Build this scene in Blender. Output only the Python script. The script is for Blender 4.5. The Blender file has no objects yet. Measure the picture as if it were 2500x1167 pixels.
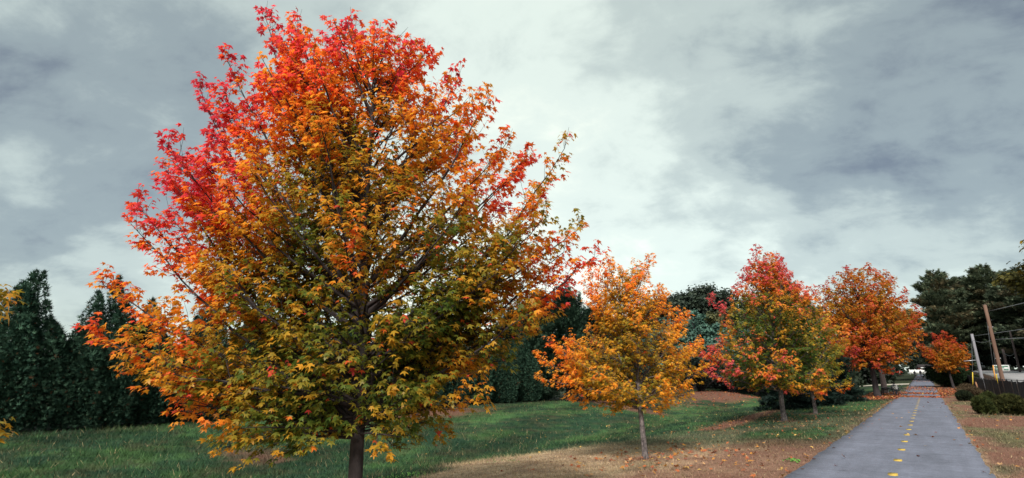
import bpy, bmesh, math
import numpy as np
from mathutils import Vector, Matrix

# ------------------------------------------------------------------ camera, world, sun, exposure
scene = bpy.context.scene
COL = scene.collection
CAM_H = 1.8
cam_data = bpy.data.cameras.new("camera")
cam_data.lens = 18.0
cam_data.sensor_width = 36.0
cam_data.clip_start = 0.1
cam_data.clip_end = 3000.0
cam = bpy.data.objects.new("camera", cam_data)
COL.objects.link(cam)
cam.location = (0, 0, CAM_H)
cam.rotation_euler = (math.radians(105.0), 0, 0)
scene.camera = cam

SUN_EL, SUN_AZ = 40.0, 196.0          # degrees; azimuth clockwise from +Y
world = bpy.data.worlds.new("World")
scene.world = world
world.use_nodes = True


def build_world():
    nt = world.node_tree
    N, L = nt.nodes, nt.links
    N.clear()

    def node(t, **kw):
        n = N.new(t)
        for k, v in kw.items():
            setattr(n, k, v)
        return n

    def math_(op, a, b=None, clamp=False):
        n = node("ShaderNodeMath", operation=op, use_clamp=clamp)
        for i, v in enumerate((a, b)):
            if v is None:
                continue
            if isinstance(v, (int, float)):
                n.inputs[i].default_value = v
            else:
                L.new(v, n.inputs[i])
        return n.outputs[0]

    out = node("ShaderNodeOutputWorld")
    bg = node("ShaderNodeBackground")
    bg.inputs["Strength"].default_value = 0.1
    L.new(bg.outputs[0], out.inputs[0])
    sky = node("ShaderNodeTexSky", sky_type="NISHITA")
    sky.sun_disc = False
    sky.sun_elevation = math.radians(SUN_EL)
    sky.sun_rotation = math.radians(SUN_AZ)
    tc = node("ShaderNodeTexCoord")
    sep = node("ShaderNodeSeparateXYZ")
    L.new(tc.outputs["Generated"], sep.inputs[0])
    zc = math_("MAXIMUM", sep.outputs[2], 0.0)
    den = math_("ADD", zc, 0.42)
    px = math_("DIVIDE", sep.outputs[0], den)
    py = math_("DIVIDE", sep.outputs[1], den)
    comb = node("ShaderNodeCombineXYZ")
    L.new(px, comb.inputs[0])
    L.new(py, comb.inputs[1])

    def noise(scale, detail, rough, dist, off=(0, 0, 0), stretch=(1, 1, 1), rot=0.0):
        mp = node("ShaderNodeMapping")
        mp.inputs["Location"].default_value = off
        mp.inputs["Scale"].default_value = stretch
        mp.inputs["Rotation"].default_value = (0, 0, rot)
        L.new(comb.outputs[0], mp.inputs[0])
        n = node("ShaderNodeTexNoise")
        n.inputs["Scale"].default_value = scale
        n.inputs["Detail"].default_value = detail
        n.inputs["Roughness"].default_value = rough
        n.inputs["Distortion"].default_value = dist
        L.new(mp.outputs[0], n.inputs["Vector"])
        return n.outputs[0]

    big = noise(0.95, 3, 0.5, 0.2, (3.1, 1.7, 0), (1, 1.0, 1), 0.5)
    mid = noise(3.3, 7, 0.56, 0.2, (7.3, 2.2, 0), (0.9, 1.15, 1), 0.7)
    fine = noise(8.0, 8, 0.60, 0.3, (1.3, 9.2, 0), (0.9, 1.15, 1), 0.7)

    # thick banks of cloud to either side of a thinner, brighter stretch of overcast (directions in the sky)
    def bank(d, lo, hi):
        v = Vector(d).normalized()
        dp = node("ShaderNodeVectorMath", operation="DOT_PRODUCT")
        L.new(tc.outputs["Generated"], dp.inputs[0])
        dp.inputs[1].default_value = v
        mr = node("ShaderNodeMapRange", interpolation_type="SMOOTHSTEP")
        mr.inputs["From Min"].default_value = lo
        mr.inputs["From Max"].default_value = hi
        L.new(dp.outputs["Value"], mr.inputs["Value"])
        return mr.outputs[0]

    thin = bank((0.14, 1.0, 0.34), 0.58, 1.0)
    left_bank = bank((-1.0, 0.95, 0.75), 0.72, 1.0)
    right_bank = bank((1.15, 0.95, 0.85), 0.76, 1.0)
    low_bank = bank((-1.0, 0.8, 0.12), 0.80, 1.0)
    v = math_("ADD", math_("MULTIPLY", math_("SUBTRACT", big, 0.5), 0.50), 0.56)
    v = math_("ADD", v, math_("MULTIPLY", math_("SUBTRACT", mid, 0.5), 0.85))
    v = math_("ADD", v, math_("MULTIPLY", math_("SUBTRACT", fine, 0.5), 0.42))
    v = math_("ADD", v, math_("MULTIPLY", thin, 0.26))
    v = math_("SUBTRACT", v, math_("MULTIPLY", left_bank, 0.30))
    v = math_("SUBTRACT", v, math_("MULTIPLY", right_bank, 0.54))
    v = math_("SUBTRACT", v, math_("MULTIPLY", low_bank, 0.06))
    hz = math_("SUBTRACT", 1.0, math_("MULTIPLY", zc, 3.2), clamp=True)
    v = math_("ADD", v, math_("MULTIPLY", hz, 0.16), clamp=True)
    ramp = node("ShaderNodeValToRGB")
    cr = ramp.color_ramp
    cr.interpolation = "EASE"
    cr.elements[0].position = 0.02
    cr.elements[0].color = (0.052, 0.062, 0.073, 1)
    cr.elements[1].position = 1.0
    cr.elements[1].color = (0.322, 0.340, 0.290, 1)
    for p, c in ((0.25, (0.096, 0.115, 0.117, 1)), (0.48, (0.165, 0.190, 0.178, 1)), (0.72, (0.245, 0.275, 0.248, 1))):
        e = cr.elements.new(p)
        e.color = c
    L.new(v, ramp.inputs[0])
    gain = node("ShaderNodeVectorMath", operation="SCALE")
    gain.inputs["Scale"].default_value = 8.4
    L.new(ramp.outputs[0], gain.inputs[0])
    mix = node("ShaderNodeMixRGB")
    mix.inputs[0].default_value = 0.94
    L.new(sky.outputs[0], mix.inputs[1])
    L.new(gain.outputs[0], mix.inputs[2])
    L.new(mix.outputs[0], bg.inputs[0])


build_world()

sun_data = bpy.data.lights.new("sun", "SUN")
sun_data.energy = 1.5
sun_data.angle = math.radians(14.0)
sun_data.color = (1.0, 0.93, 0.84)
sun = bpy.data.objects.new("sun", sun_data)
COL.objects.link(sun)
_a, _e = math.radians(SUN_AZ), math.radians(SUN_EL)
_d = Vector((math.sin(_a) * math.cos(_e), math.cos(_a) * math.cos(_e), math.sin(_e)))
sun.rotation_euler = _d.to_track_quat("Z", "Y").to_euler()
sun.location = (0, 0, 60)

scene.view_settings.view_transform = "Standard"
scene.view_settings.look = "None"
scene.view_settings.gamma = 1.0
scene.view_settings.use_curve_mapping = False
scene.view_settings.exposure = 2.0
scene.cycles.max_bounces = 8
scene.cycles.transparent_max_bounces = 8

# ------------------------------------------------------------------ helpers
TH = math.radians(38.05)          # bearing of the path
CT, ST = math.cos(TH), math.sin(TH)
UP = np.array([0.0, 0.0, 1.0])


def W(s, t):
    """path frame (s metres right of the camera's line, t metres along the path) -> world x, y"""
    return s * CT + t * ST, -s * ST + t * CT


def to_st(x, y):
    return x * CT - y * ST, x * ST + y * CT


def nrm(a):
    return a / np.maximum(np.linalg.norm(a, axis=-1, keepdims=True), 1e-9)


class Noise2:
    def __init__(self, seed, n=256):
        self.g = np.random.default_rng(seed).random((n, n))
        self.n = n

    def one(self, x, y):
        xi, yi = np.floor(x).astype(int), np.floor(y).astype(int)
        fx, fy = x - xi, y - yi
        fx, fy = fx * fx * (3 - 2 * fx), fy * fy * (3 - 2 * fy)
        n = self.n
        a, b = self.g[xi % n, yi % n], self.g[(xi + 1) % n, yi % n]
        c, d = self.g[xi % n, (yi + 1) % n], self.g[(xi + 1) % n, (yi + 1) % n]
        return (a * (1 - fx) + b * fx) * (1 - fy) + (c * (1 - fx) + d * fx) * fy

    def fbm(self, x, y, octv=4):
        v, a, tot = 0, 1.0, 0
        for i in range(octv):
            v = v + a * self.one(x * 2 ** i + 17.3 * i, y * 2 ** i + 5.1 * i)
            tot += a
            a *= 0.5
        return v / tot


NZ = Noise2(5)
NZ2 = Noise2(11)


def sstep(a, b, x):
    k = np.clip((x - a) / (b - a), 0, 1)
    return k * k * (3 - 2 * k)


# ground height ------------------------------------------------------
_ps = np.array([-2000, -300, -60, -40, -31, -26, -21, -17, -13.5, -10.5, -8, -5.5, -3.5, -2.4, 0, 2000.0])
_pz = np.array([4, 1.5, -0.3, -0.42, -0.46, -0.52, -0.74, -0.98, -1.05, -0.62, -0.32, -0.15, -0.05, 0, 0, 0.0])
_fs = np.linspace(-60, 20, 1601)
_fz = np.interp(_fs, _ps, _pz)
_k = np.exp(-0.5 * (np.arange(-40, 41) * 0.05 / 0.7) ** 2)
_fz = np.convolve(np.pad(_fz, 40, mode="edge"), _k / _k.sum(), "valid")


def path_rise(t):
    return np.interp(t, [-1e4, 66, 80, 190, 230, 400, 1500], [0, 0, 0.10, 1.95, 2.6, 4.0, 8.0])


def G(s, t):
    s, t = np.asarray(s, float), np.asarray(t, float)
    left = np.where(s < -59, np.interp(s, _ps, _pz), np.interp(s, _fs, _fz))
    left = np.where(s > -2.35, 0, left)
    # low mounds on the far bank of the swale
    left = left + 1.15 * np.exp(-((s + 18) / 5.0) ** 2 - ((t - 58) / 9.0) ** 2)
    left = left + 0.42 * np.exp(-((s + 19) / 4.0) ** 2 - ((t - 30) / 7.0) ** 2)
    z = left + path_rise(t)
    R = np.interp(t, [-200, 20, 60, 83, 100, 140, 220, 400, 1500], [0.5, 0.7, 1.0, 1.72, 2.25, 3.0, 3.3, 5, 9])
    w = sstep(4.75, 6.3, s)
    z = z * (1 - w) + R * w
    bump = (NZ.fbm(s * 0.35, t * 0.35, 3) - 0.5) * 0.12
    bump = bump * sstep(0.4, 3.0, np.maximum(-2.4 - s, s - 0.75)) * (1 - sstep(4.0, 5.2, s))
    return z + bump


def gz(x, y):
    return float(G(*to_st(x, y)))


def spot(s, t):
    x, y = W(s, t)
    return (x, y, float(G(s, t)))


def turf(s, t):
    """(green 0..1, litter 0..1, lush 0..1) of the lawn"""
    n1 = NZ.fbm(s * 0.55 + 40, t * 0.30 + 9, 4)
    n2 = NZ2.fbm(s * 1.9 + 3, t * 1.3 + 7, 4)
    nn = (n1 - 0.5) * 1.3 + (n2 - 0.5) * 0.9
    # dry shoulder between the path and the crest of the near bank
    crest = np.interp(t, [0, 7, 12, 18, 24, 30, 40, 60], [-7.0, -8.6, -11.2, -8.9, -5.3, -3.7, -3.2, -3.0])
    dry = sstep(-1.0, 0.9, (s - crest) + nn * 1.6)
    dry = dry * (1 - 0.85 * sstep(13, 17.5, t))
    nearb = sstep(-5.9, -4.3, s + nn * 1.4) * (s < 0) * sstep(20, 15, t)
    strip = sstep(-3.7, -2.5, s + nn * 0.9 - 0.85 * sstep(13, 18, t))                       # bare worn edge of the path
    grn = 1 - dry
    g2 = 0.75 * np.exp(-((s + 4.6) / 1.5) ** 2) * sstep(0.42, 0.62, n1)  # green returning in the shoulder
    grn = np.clip(grn + g2, 0, 1)
    right = sstep(0.5, 0.9, s)
    gr_r = sstep(0.47, 0.62, n1 + 0.12 * (n2 - 0.5)) * 0.75
    grn = grn * (1 - right) + gr_r * right
    grn = grn * (1 - 0.92 * strip * (1 - right))
    # bare leaf-strewn bands: far bank, under trees, foot of the main maple's far side
    lit = np.exp(-((s + 17.5) / 2.8) ** 2 - ((t - 57) / 8.5) ** 2) * 1.35
    lit = np.maximum(lit, 1.1 * np.exp(-((s + 19.6 + 1.06 * (t - 40.7)) / 2.2) ** 2) * sstep(36, 41, t) * sstep(56, 50, t))
    lit = np.maximum(lit, 0.95 * np.exp(-((s + 26.0) / 2.2) ** 2 - ((t - 25) / 5.5) ** 2))
    lit = np.maximum(lit, 0.62 * np.exp(-((s + 18.5) / 2.4) ** 2 - ((t - 9.4) / 1.6) ** 2))
    lit = np.maximum(lit, 0.50 * np.exp(-((s + 13.0) / 1.6) ** 2 - ((t - 7.2) / 1.3) ** 2))
    lit = np.maximum(lit, 0.8 * np.exp(-((s + 7.3 + 0.06 * (t - 26)) / 0.75) ** 2) * sstep(19, 23, t) * (1 - sstep(36, 44, t)))
    lit = sstep(0.22, 0.80, lit + nn * 0.75) * (lit > 0.05)
    lit = np.maximum(lit, nearb * (0.45 + 0.6 * n2))
    for ts, tt in ((-5.75, 12.65), (-5.85, 4.24), (-5.25, 26.2), (-4.95, 32.4)):
        lit = np.maximum(lit, 1.1 * np.exp(-((s - ts) ** 2 + (t - tt) ** 2) / 0.30))
    lit = np.maximum(lit, strip * 0.85 * (s < 0))
    lit = np.maximum(lit, right * (1 - gr_r) * 0.95)
    lush = sstep(0.45, 0.7, n1 + 0.3 * (n2 - 0.5))
    return grn, np.clip(lit, 0, 1), lush


C_GREEN_D = np.array([0.016, 0.040, 0.022])
C_GREEN_L = np.array([0.054, 0.114, 0.038])
C_DRY = np.array([0.450, 0.330, 0.215])
C_DRY2 = np.array([0.260, 0.175, 0.120])
C_SOIL = np.array([0.150, 0.072, 0.052])


def turf_colour(s, t, jitter=None):
    g, lit, lush = turf(s, t)
    n = NZ2.fbm(s * 3.1, t * 3.1, 3)
    green = C_GREEN_D + (C_GREEN_L - C_GREEN_D) * np.clip(lush * 0.75 + (n - 0.5) * 1.5, 0, 1)[..., None]
    dry = C_DRY2 + (C_DRY - C_DRY2) * np.clip(0.62 + (n - 0.5) * 2.0 - 0.5 * sstep(-4.5, -2.4, s), 0, 1)[..., None]
    green = green * (1 + 0.22 * np.sin(s * 1.15 + t * 0.42 + 2.5 * NZ.fbm(s * 0.12, t * 0.12, 2)))[..., None]
    thatch = (sstep(0.50, 0.68, NZ.fbm(s * 2.2 + 70, t * 1.7 + 20, 4)) * 0.38)[..., None]
    green = green + (np.array([0.085, 0.072, 0.040]) - green) * thatch
    c = dry + (green - dry) * g[..., None]
    c = c + (C_SOIL - c) * (lit * 0.93)[..., None]
    return c


# mesh building ------------------------------------------------------
def mesh_np(name, V, F, mat, col=None, smooth=False):
    """V (n,3); F one (m,k) int array or a list of them"""
    me = bpy.data.meshes.new(name)
    if not isinstance(F, list):
        F = [F]
    F = [np.asarray(f, np.int32) for f in F if len(f)]
    V = np.asarray(V, np.float32)
    me.vertices.add(len(V))
    me.vertices.foreach_set("co", V.ravel())
    nl = sum(f.size for f in F)
    npoly = sum(len(f) for f in F)
    me.loops.add(nl)
    me.loops.foreach_set("vertex_index", np.concatenate([f.ravel() for f in F]))
    me.polygons.add(npoly)
    starts, o = [], 0
    for f in F:
        starts.append(o + np.arange(len(f), dtype=np.int32) * f.shape[1])
        o += f.size
    me.polygons.foreach_set("loop_start", np.concatenate(starts).astype(np.int32))
    if smooth:
        me.polygons.foreach_set("use_smooth", np.ones(npoly, bool))
    if col is not None:
        at = me.attributes.new("Col", "FLOAT_COLOR", "POINT")
        c4 = np.ones((len(V), 4), np.float32)
        c4[:, :3] = col
        at.data.foreach_set("color", c4.ravel())
    me.update(calc_edges=True)
    if mat:
        me.materials.append(mat)
    return me


def link(name, me, parent=None, loc=None, rz=None):
    o = bpy.data.objects.new(name, me)
    COL.objects.link(o)
    if parent:
        o.parent = parent
    if loc is not None:
        o.location = loc
    if rz is not None:
        o.rotation_euler = (0, 0, rz)
    return o


def tag(o, label, cat, group=None, kind=None):
    if label:
        o["label"] = label
    if cat:
        o["category"] = cat
    if group:
        o["group"] = group
    if kind:
        o["kind"] = kind
    return o


def thing(name, label, cat, loc=(0, 0, 0), rz=0.0, group=None):
    o = bpy.data.objects.new(name, None)
    o.empty_display_size = 0.3
    COL.objects.link(o)
    o.location = loc
    o.rotation_euler = (0, 0, rz)
    return tag(o, label, cat, group)


def copy_tree(o, parent=None):
    c = o.copy()
    COL.objects.link(c)
    if parent:
        c.parent = parent
    for ch in list(o.children):
        copy_tree(ch, c)
    return c


def tubes(P, R, k, cap=True):
    """batch of m polylines: P (m,n,3), R (m,n) -> V, F"""
    P = np.asarray(P, float)
    R = np.asarray(R, float)
    m, n, _ = P.shape
    T = np.gradient(P, axis=1)
    T = nrm(T)
    ref = np.where(np.abs(T[:, :1, 2:3]) > 0.9, np.array([1.0, 0, 0]), UP)
    ref = np.broadcast_to(ref, T.shape)
    A = nrm(np.cross(T, ref))
    B = np.cross(T, A)
    an = np.arange(k) * 2 * np.pi / k
    ca, sa = np.cos(an), np.sin(an)
    V = P[:, :, None, :] + R[:, :, None, None] * (A[:, :, None, :] * ca[:, None] + B[:, :, None, :] * sa[:, None])
    V = V.reshape(-1, 3)
    i = np.arange(m)[:, None, None] * n * k
    j = np.arange(n - 1)[None, :, None] * k
    q = np.arange(k)[None, None, :]
    q2 = (q + 1) % k
    F = np.stack([i + j + q, i + j + q2, i + j + k + q2, i + j + k + q], -1).reshape(-1, 4)
    return V, F


def join_geo(parts):
    Vs, Fs, o = [], {}, 0
    for V, F in parts:
        for f in (F if isinstance(F, list) else [F]):
            f = np.asarray(f)
            if len(f):
                Fs.setdefault(f.shape[1], []).append(f + o)
        Vs.append(np.asarray(V, float).reshape(-1, 3))
        o += len(Vs[-1])
    return np.concatenate(Vs), [np.concatenate(v) for v in Fs.values()]


def box(x0, x1, y0, y1, z0, z1):
    V = np.array([(x, y, z) for z in (z0, z1) for y in (y0, y1) for x in (x0, x1)], float)
    F = np.array([(0, 2, 3, 1), (4, 5, 7, 6), (0, 1, 5, 4), (2, 6, 7, 3), (0, 4, 6, 2), (1, 3, 7, 5)])
    return V, F


def tube(pts, r, k=8):
    pts = np.asarray(pts, float)[None]
    r = np.full(pts.shape[1], r, float)[None] if np.isscalar(r) else np.asarray(r, float)[None]
    V, F = tubes(pts, r, k)
    n = pts.shape[1]
    caps = [np.arange(k)[::-1][None], (np.arange(k) + (n - 1) * k)[None]]
    return V, [F, np.concatenate(caps)]


def scatter(tv, tf, pos, X, Y, Z, scale):
    """template (V,3) placed with axes X,Y,Z (n,3)"""
    n, v = len(pos), len(tv)
    out = np.empty((n, v, 3), np.float32)
    sc = np.asarray(scale)[:, None, None]
    out[:] = pos[:, None, :] + sc * (tv[None, :, 0:1] * X[:, None, :] + tv[None, :, 1:2] * Y[:, None, :] + tv[None, :, 2:3] * Z[:, None, :])
    F = (tf[None] + (np.arange(n) * v)[:, None, None]).reshape(-1, tf.shape[1])
    return out.reshape(-1, 3), F


# materials ----------------------------------------------------------
def new_mat(name):
    m = bpy.data.materials.new(name)
    m.use_nodes = True
    nt = m.node_tree
    b = nt.nodes["Principled BSDF"]
    return m, nt, b


def leaf_mat(name, transl=0.45, rough=0.5, spec=0.25, tcol=(1.0, 1.0, 1.0)):
    m, nt, b = new_mat(name)
    at = nt.nodes.new("ShaderNodeAttribute")
    at.attribute_name = "Col"
    nt.links.new(at.outputs["Color"], b.inputs["Base Color"])
    b.inputs["Roughness"].default_value = rough
    b.inputs["Specular IOR Level"].default_value = spec
    tr = nt.nodes.new("ShaderNodeBsdfTranslucent")
    mx = nt.nodes.new("ShaderNodeMixRGB")
    mx.blend_type = "MULTIPLY"
    mx.inputs[0].default_value = 1.0
    mx.inputs[2].default_value = (*tcol, 1)
    nt.links.new(at.outputs["Color"], mx.inputs[1])
    nt.links.new(mx.outputs[0], tr.inputs["Color"])
    ms = nt.nodes.new("ShaderNodeMixShader")
    ms.inputs[0].default_value = transl
    nt.links.new(b.outputs[0], ms.inputs[1])
    nt.links.new(tr.outputs[0], ms.inputs[2])
    nt.links.new(ms.outputs[0], nt.nodes["Material Output"].inputs["Surface"])
    return m


def noise_mat(name, c1, c2, scale=8.0, rough=0.85, bump=0.3, stretch=(1, 1, 1), spec=0.3, detail=6, lo=0.3, hi=0.7, metal=0.0, bscale=None):
    m, nt, b = new_mat(name)
    tc = nt.nodes.new("ShaderNodeTexCoord")
    mp = nt.nodes.new("ShaderNodeMapping")
    mp.inputs["Scale"].default_value = stretch
    nt.links.new(tc.outputs["Object"], mp.inputs[0])
    n = nt.nodes.new("ShaderNodeTexNoise")
    n.inputs["Scale"].default_value = scale
    n.inputs["Detail"].default_value = detail
    n.inputs["Roughness"].default_value = 0.65
    nt.links.new(mp.outputs[0], n.inputs["Vector"])
    r = nt.nodes.new("ShaderNodeValToRGB")
    r.color_ramp.elements[0].position = lo
    r.color_ramp.elements[0].color = (*c1, 1)
    r.color_ramp.elements[1].position = hi
    r.color_ramp.elements[1].color = (*c2, 1)
    nt.links.new(n.outputs[0], r.inputs[0])
    nt.links.new(r.outputs[0], b.inputs["Base Color"])
    b.inputs["Roughness"].default_value = rough
    b.inputs["Specular IOR Level"].default_value = spec
    b.inputs["Metallic"].default_value = metal
    if bump:
        bp = nt.nodes.new("ShaderNodeBump")
        bp.inputs["Strength"].default_value = bump
        bp.inputs["Distance"].default_value = 0.02
        nt.links.new(n.outputs[0], bp.inputs["Height"])
        nt.links.new(bp.outputs[0], b.inputs["Normal"])
    return m


M_LEAF = leaf_mat("maple_leaf", 0.60, 0.45, 0.3, (1.0, 0.95, 0.8))
M_CONIFER = leaf_mat("conifer_foliage", 0.12, 0.8, 0.05)
M_PINE = leaf_mat("pine_needles", 0.3, 0.7, 0.1)
M_FOLIAGE = leaf_mat("tree_foliage", 0.28, 0.55, 0.2)
M_GRASS = leaf_mat("grass_blade", 0.25, 0.6, 0.15)
M_LITTER = leaf_mat("dead_leaf", 0.15, 0.65, 0.2)
M_BARK = noise_mat("maple_bark", (0.014, 0.011, 0.012), (0.050, 0.040, 0.040), 14, 0.9, 0.6, (1, 1, 0.35))
M_BARK_GREY = noise_mat("grey_bark", (0.035, 0.03, 0.033), (0.22, 0.19, 0.185), 22, 0.9, 0.6, (1, 1, 0.5), lo=0.38, hi=0.72)
M_BARK_DARK = noise_mat("dark_bark", (0.014, 0.012, 0.014), (0.05, 0.042, 0.045), 9, 0.92, 0.8, (1, 1, 0.25))
M_POLE_BROWN = noise_mat("brown_pole_wood", (0.10, 0.058, 0.042), (0.17, 0.10, 0.072), 5, 0.85, 0.3, (1, 1, 0.06))
M_POLE_GREY = noise_mat("weathered_pole_wood", (0.13, 0.13, 0.15), (0.26, 0.255, 0.28), 6, 0.85, 0.3, (1, 1, 0.06))
M_POLE_DARK = noise_mat("dark_pole_wood", (0.06, 0.045, 0.045), (0.12, 0.09, 0.085), 6, 0.85, 0.3, (1, 1, 0.06))
M_SCREEN = noise_mat("black_fence_screen", (0.010, 0.010, 0.014), (0.022, 0.022, 0.028), 1.4, 0.8, 0.2, (1, 1, 0.3))
M_BLACK = noise_mat("black_metal", (0.012, 0.012, 0.014), (0.025, 0.025, 0.028), 20, 0.45, 0.0)
M_GALV = noise_mat("galvanised_steel", (0.30, 0.30, 0.33), (0.45, 0.45, 0.47), 20, 0.4, 0.0, metal=0.6)
M_WIRE = noise_mat("cable", (0.09, 0.10, 0.11), (0.16, 0.17, 0.18), 3, 0.5, 0.0)
M_YELLOW = noise_mat("yellow_plastic", (0.50, 0.36, 0.03), (0.62, 0.46, 0.06), 4, 0.5, 0.0)
M_ORANGE = noise_mat("orange_plastic", (0.52, 0.24, 0.05), (0.62, 0.30, 0.07), 4, 0.5, 0.0)
M_WHITE = noise_mat("white_paint", (0.66, 0.68, 0.68), (0.80, 0.81, 0.80), 3, 0.5, 0.05)
M_SIGN_GREEN = noise_mat("sign_green", (0.05, 0.20, 0.12), (0.08, 0.26, 0.17), 5, 0.5, 0.0)
M_WOOD = noise_mat("stake_wood", (0.20, 0.10, 0.06), (0.32, 0.17, 0.10), 6, 0.85, 0.2, (1, 1, 0.15))
M_RED = noise_mat("dull_red_paint", (0.13, 0.03, 0.025), (0.20, 0.05, 0.04), 5, 0.6, 0.0)
M_CONC = noise_mat("pale_concrete", (0.36, 0.32, 0.27), (0.50, 0.45, 0.38), 2.5, 0.9, 0.1)
M_ROAD = noise_mat("pale_road", (0.20, 0.20, 0.215), (0.30, 0.29, 0.29), 0.5, 0.9, 0.1, detail=10)
M_GLASS = noise_mat("dark_window_glass", (0.02, 0.025, 0.03), (0.05, 0.055, 0.06), 2, 0.1, 0.0, spec=0.6)
M_RUBBER = noise_mat("black_rubber", (0.010, 0.010, 0.010), (0.02, 0.02, 0.02), 30, 0.8, 0.0)
M_CLOTH_DARK = noise_mat("dark_cloth", (0.008, 0.008, 0.012), (0.022, 0.022, 0.03), 12, 0.9, 0.1)
M_CLOTH_PALE = noise_mat("pale_cloth", (0.50, 0.49, 0.46), (0.68, 0.66, 0.62), 12, 0.9, 0.1)
M_CLOTH_BLUE = noise_mat("grey_blue_cloth", (0.09, 0.10, 0.15), (0.15, 0.16, 0.22), 12, 0.9, 0.1)
M_SKIN = noise_mat("skin", (0.42, 0.24, 0.17), (0.50, 0.30, 0.22), 10, 0.6, 0.0)
M_HAIR = noise_mat("dark_hair", (0.012, 0.009, 0.008), (0.03, 0.022, 0.018), 30, 0.7, 0.0)


def ground_mat():
    m, nt, b = new_mat("lawn_soil")
    at = nt.nodes.new("ShaderNodeAttribute")
    at.attribute_name = "Col"
    tc = nt.nodes.new("ShaderNodeTexCoord")
    n = nt.nodes.new("ShaderNodeTexNoise")
    n.inputs["Scale"].default_value = 9.0
    n.inputs["Detail"].default_value = 10
    n.inputs["Roughness"].default_value = 0.75
    nt.links.new(tc.outputs["Object"], n.inputs["Vector"])
    r = nt.nodes.new("ShaderNodeMapRange")
    r.inputs["From Min"].default_value = 0.25
    r.inputs["From Max"].default_value = 0.75
    r.inputs["To Min"].default_value = 0.45
    r.inputs["To Max"].default_value = 1.5
    nt.links.new(n.outputs[0], r.inputs[0])
    mx = nt.nodes.new("ShaderNodeVectorMath")
    mx.operation = "SCALE"
    nt.links.new(at.outputs["Color"], mx.inputs[0])
    nt.links.new(r.outputs[0], mx.inputs["Scale"])
    nt.links.new(mx.outputs[0], b.inputs["Base Color"])
    b.inputs["Roughness"].default_value = 0.95
    b.inputs["Specular IOR Level"].default_value = 0.1
    bp = nt.nodes.new("ShaderNodeBump")
    bp.inputs["Strength"].default_value = 0.7
    bp.inputs["Distance"].default_value = 0.05
    nt.links.new(n.outputs[0], bp.inputs["Height"])
    nt.links.new(bp.outputs[0], b.inputs["Normal"])
    return m


def asphalt_mat():
    """worn bluish asphalt; UV holds metres across (x) and along (y) the path"""
    m, nt, b = new_mat("path_asphalt")
    N, L = nt.nodes, nt.links
    uv = N.new("ShaderNodeUVMap")

    def noise(scale, stretch, detail=6, rough=0.6, dist=0.0):
        mp = N.new("ShaderNodeMapping")
        mp.inputs["Scale"].default_value = stretch
        L.new(uv.outputs[0], mp.inputs[0])
        n = N.new("ShaderNodeTexNoise")
        n.inputs["Scale"].default_value = scale
        n.inputs["Detail"].default_value = detail
        n.inputs["Roughness"].default_value = rough
        n.inputs["Distortion"].default_value = dist
        L.new(mp.outputs[0], n.inputs["Vector"])
        return n.outputs[0]

    def rng(v, a, bb, c, d):
        r = N.new("ShaderNodeMapRange")
        for k, x in zip(("From Min", "From Max", "To Min", "To Max"), (a, bb, c, d)):
            r.inputs[k].default_value = x
        L.new(v, r.inputs[0])
        return r.outputs[0]

    def mul(a, c):
        q = N.new("ShaderNodeMath")
        q.operation = "MULTIPLY"
        L.new(a, q.inputs[0])
        L.new(c, q.inputs[1])
        return q.outputs[0]

    grain = noise(95, (1, 1, 1), 3, 0.8)
    blot = noise(1.1, (1, 0.5, 1), 6, 0.6)
    streak = noise(1.0, (0.35, 2.4, 1), 5, 0.7, 0.4)
    f = mul(rng(grain, 0.3, 0.7, 0.62, 1.38), mul(rng(blot, 0.3, 0.7, 0.84, 1.16), rng(streak, 0.32, 0.62, 0.86, 1.06)))
    sc = N.new("ShaderNodeVectorMath")
    sc.operation = "SCALE"
    crack = noise(0.42, (0.10, 1, 1), 4, 0.75, 0.1)
    ab = N.new("ShaderNodeMath")
    ab.operation = "ABSOLUTE"
    sb = N.new("ShaderNodeMath")
    sb.operation = "SUBTRACT"
    sb.inputs[1].default_value = 0.5
    L.new(crack, sb.inputs[0])
    L.new(sb.outputs[0], ab.inputs[0])
    f = mul(f, rng(ab.outputs[0], 0.0, 0.005, 0.68, 1.0))
    f = mul(f, rng(noise(0.8, (3.0, 0.25, 1), 6, 0.7), 0.35, 0.7, 0.86, 1.1))
    f = mul(f, rng(noise(34, (1, 0.8, 1), 2, 0.7), 0.3, 0.7, 0.80, 1.20))
    f = mul(f, rng(noise(7, (1, 0.6, 1), 4, 0.7), 0.3, 0.7, 0.88, 1.12))
    sc.inputs[0].default_value = (0.132, 0.142, 0.186)
    L.new(f, sc.inputs["Scale"])
    L.new(sc.outputs[0], b.inputs["Base Color"])
    b.inputs["Roughness"].default_value = 0.8
    b.inputs["Specular IOR Level"].default_value = 0.3
    bp = N.new("ShaderNodeBump")
    bp.inputs["Strength"].default_value = 0.5
    bp.inputs["Distance"].default_value = 0.006
    L.new(grain, bp.inputs["Height"])
    L.new(bp.outputs[0], b.inputs["Normal"])
    return m


M_GROUND = ground_mat()
M_ASPHALT = asphalt_mat()

# ------------------------------------------------------------------ the ground, path, road
def graded(a, lo, hi, step, b, growth=1.35):
    mid = np.arange(lo, hi + 1e-6, step)
    out, x, d = [], hi, step
    while x < b:
        d *= growth
        x += d
        out.append(min(x, b))
    neg, x, d = [], lo, step
    while x > a:
        d *= growth
        x -= d
        neg.append(max(x, a))
    return np.array(neg[::-1] + list(mid) + out)


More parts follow.
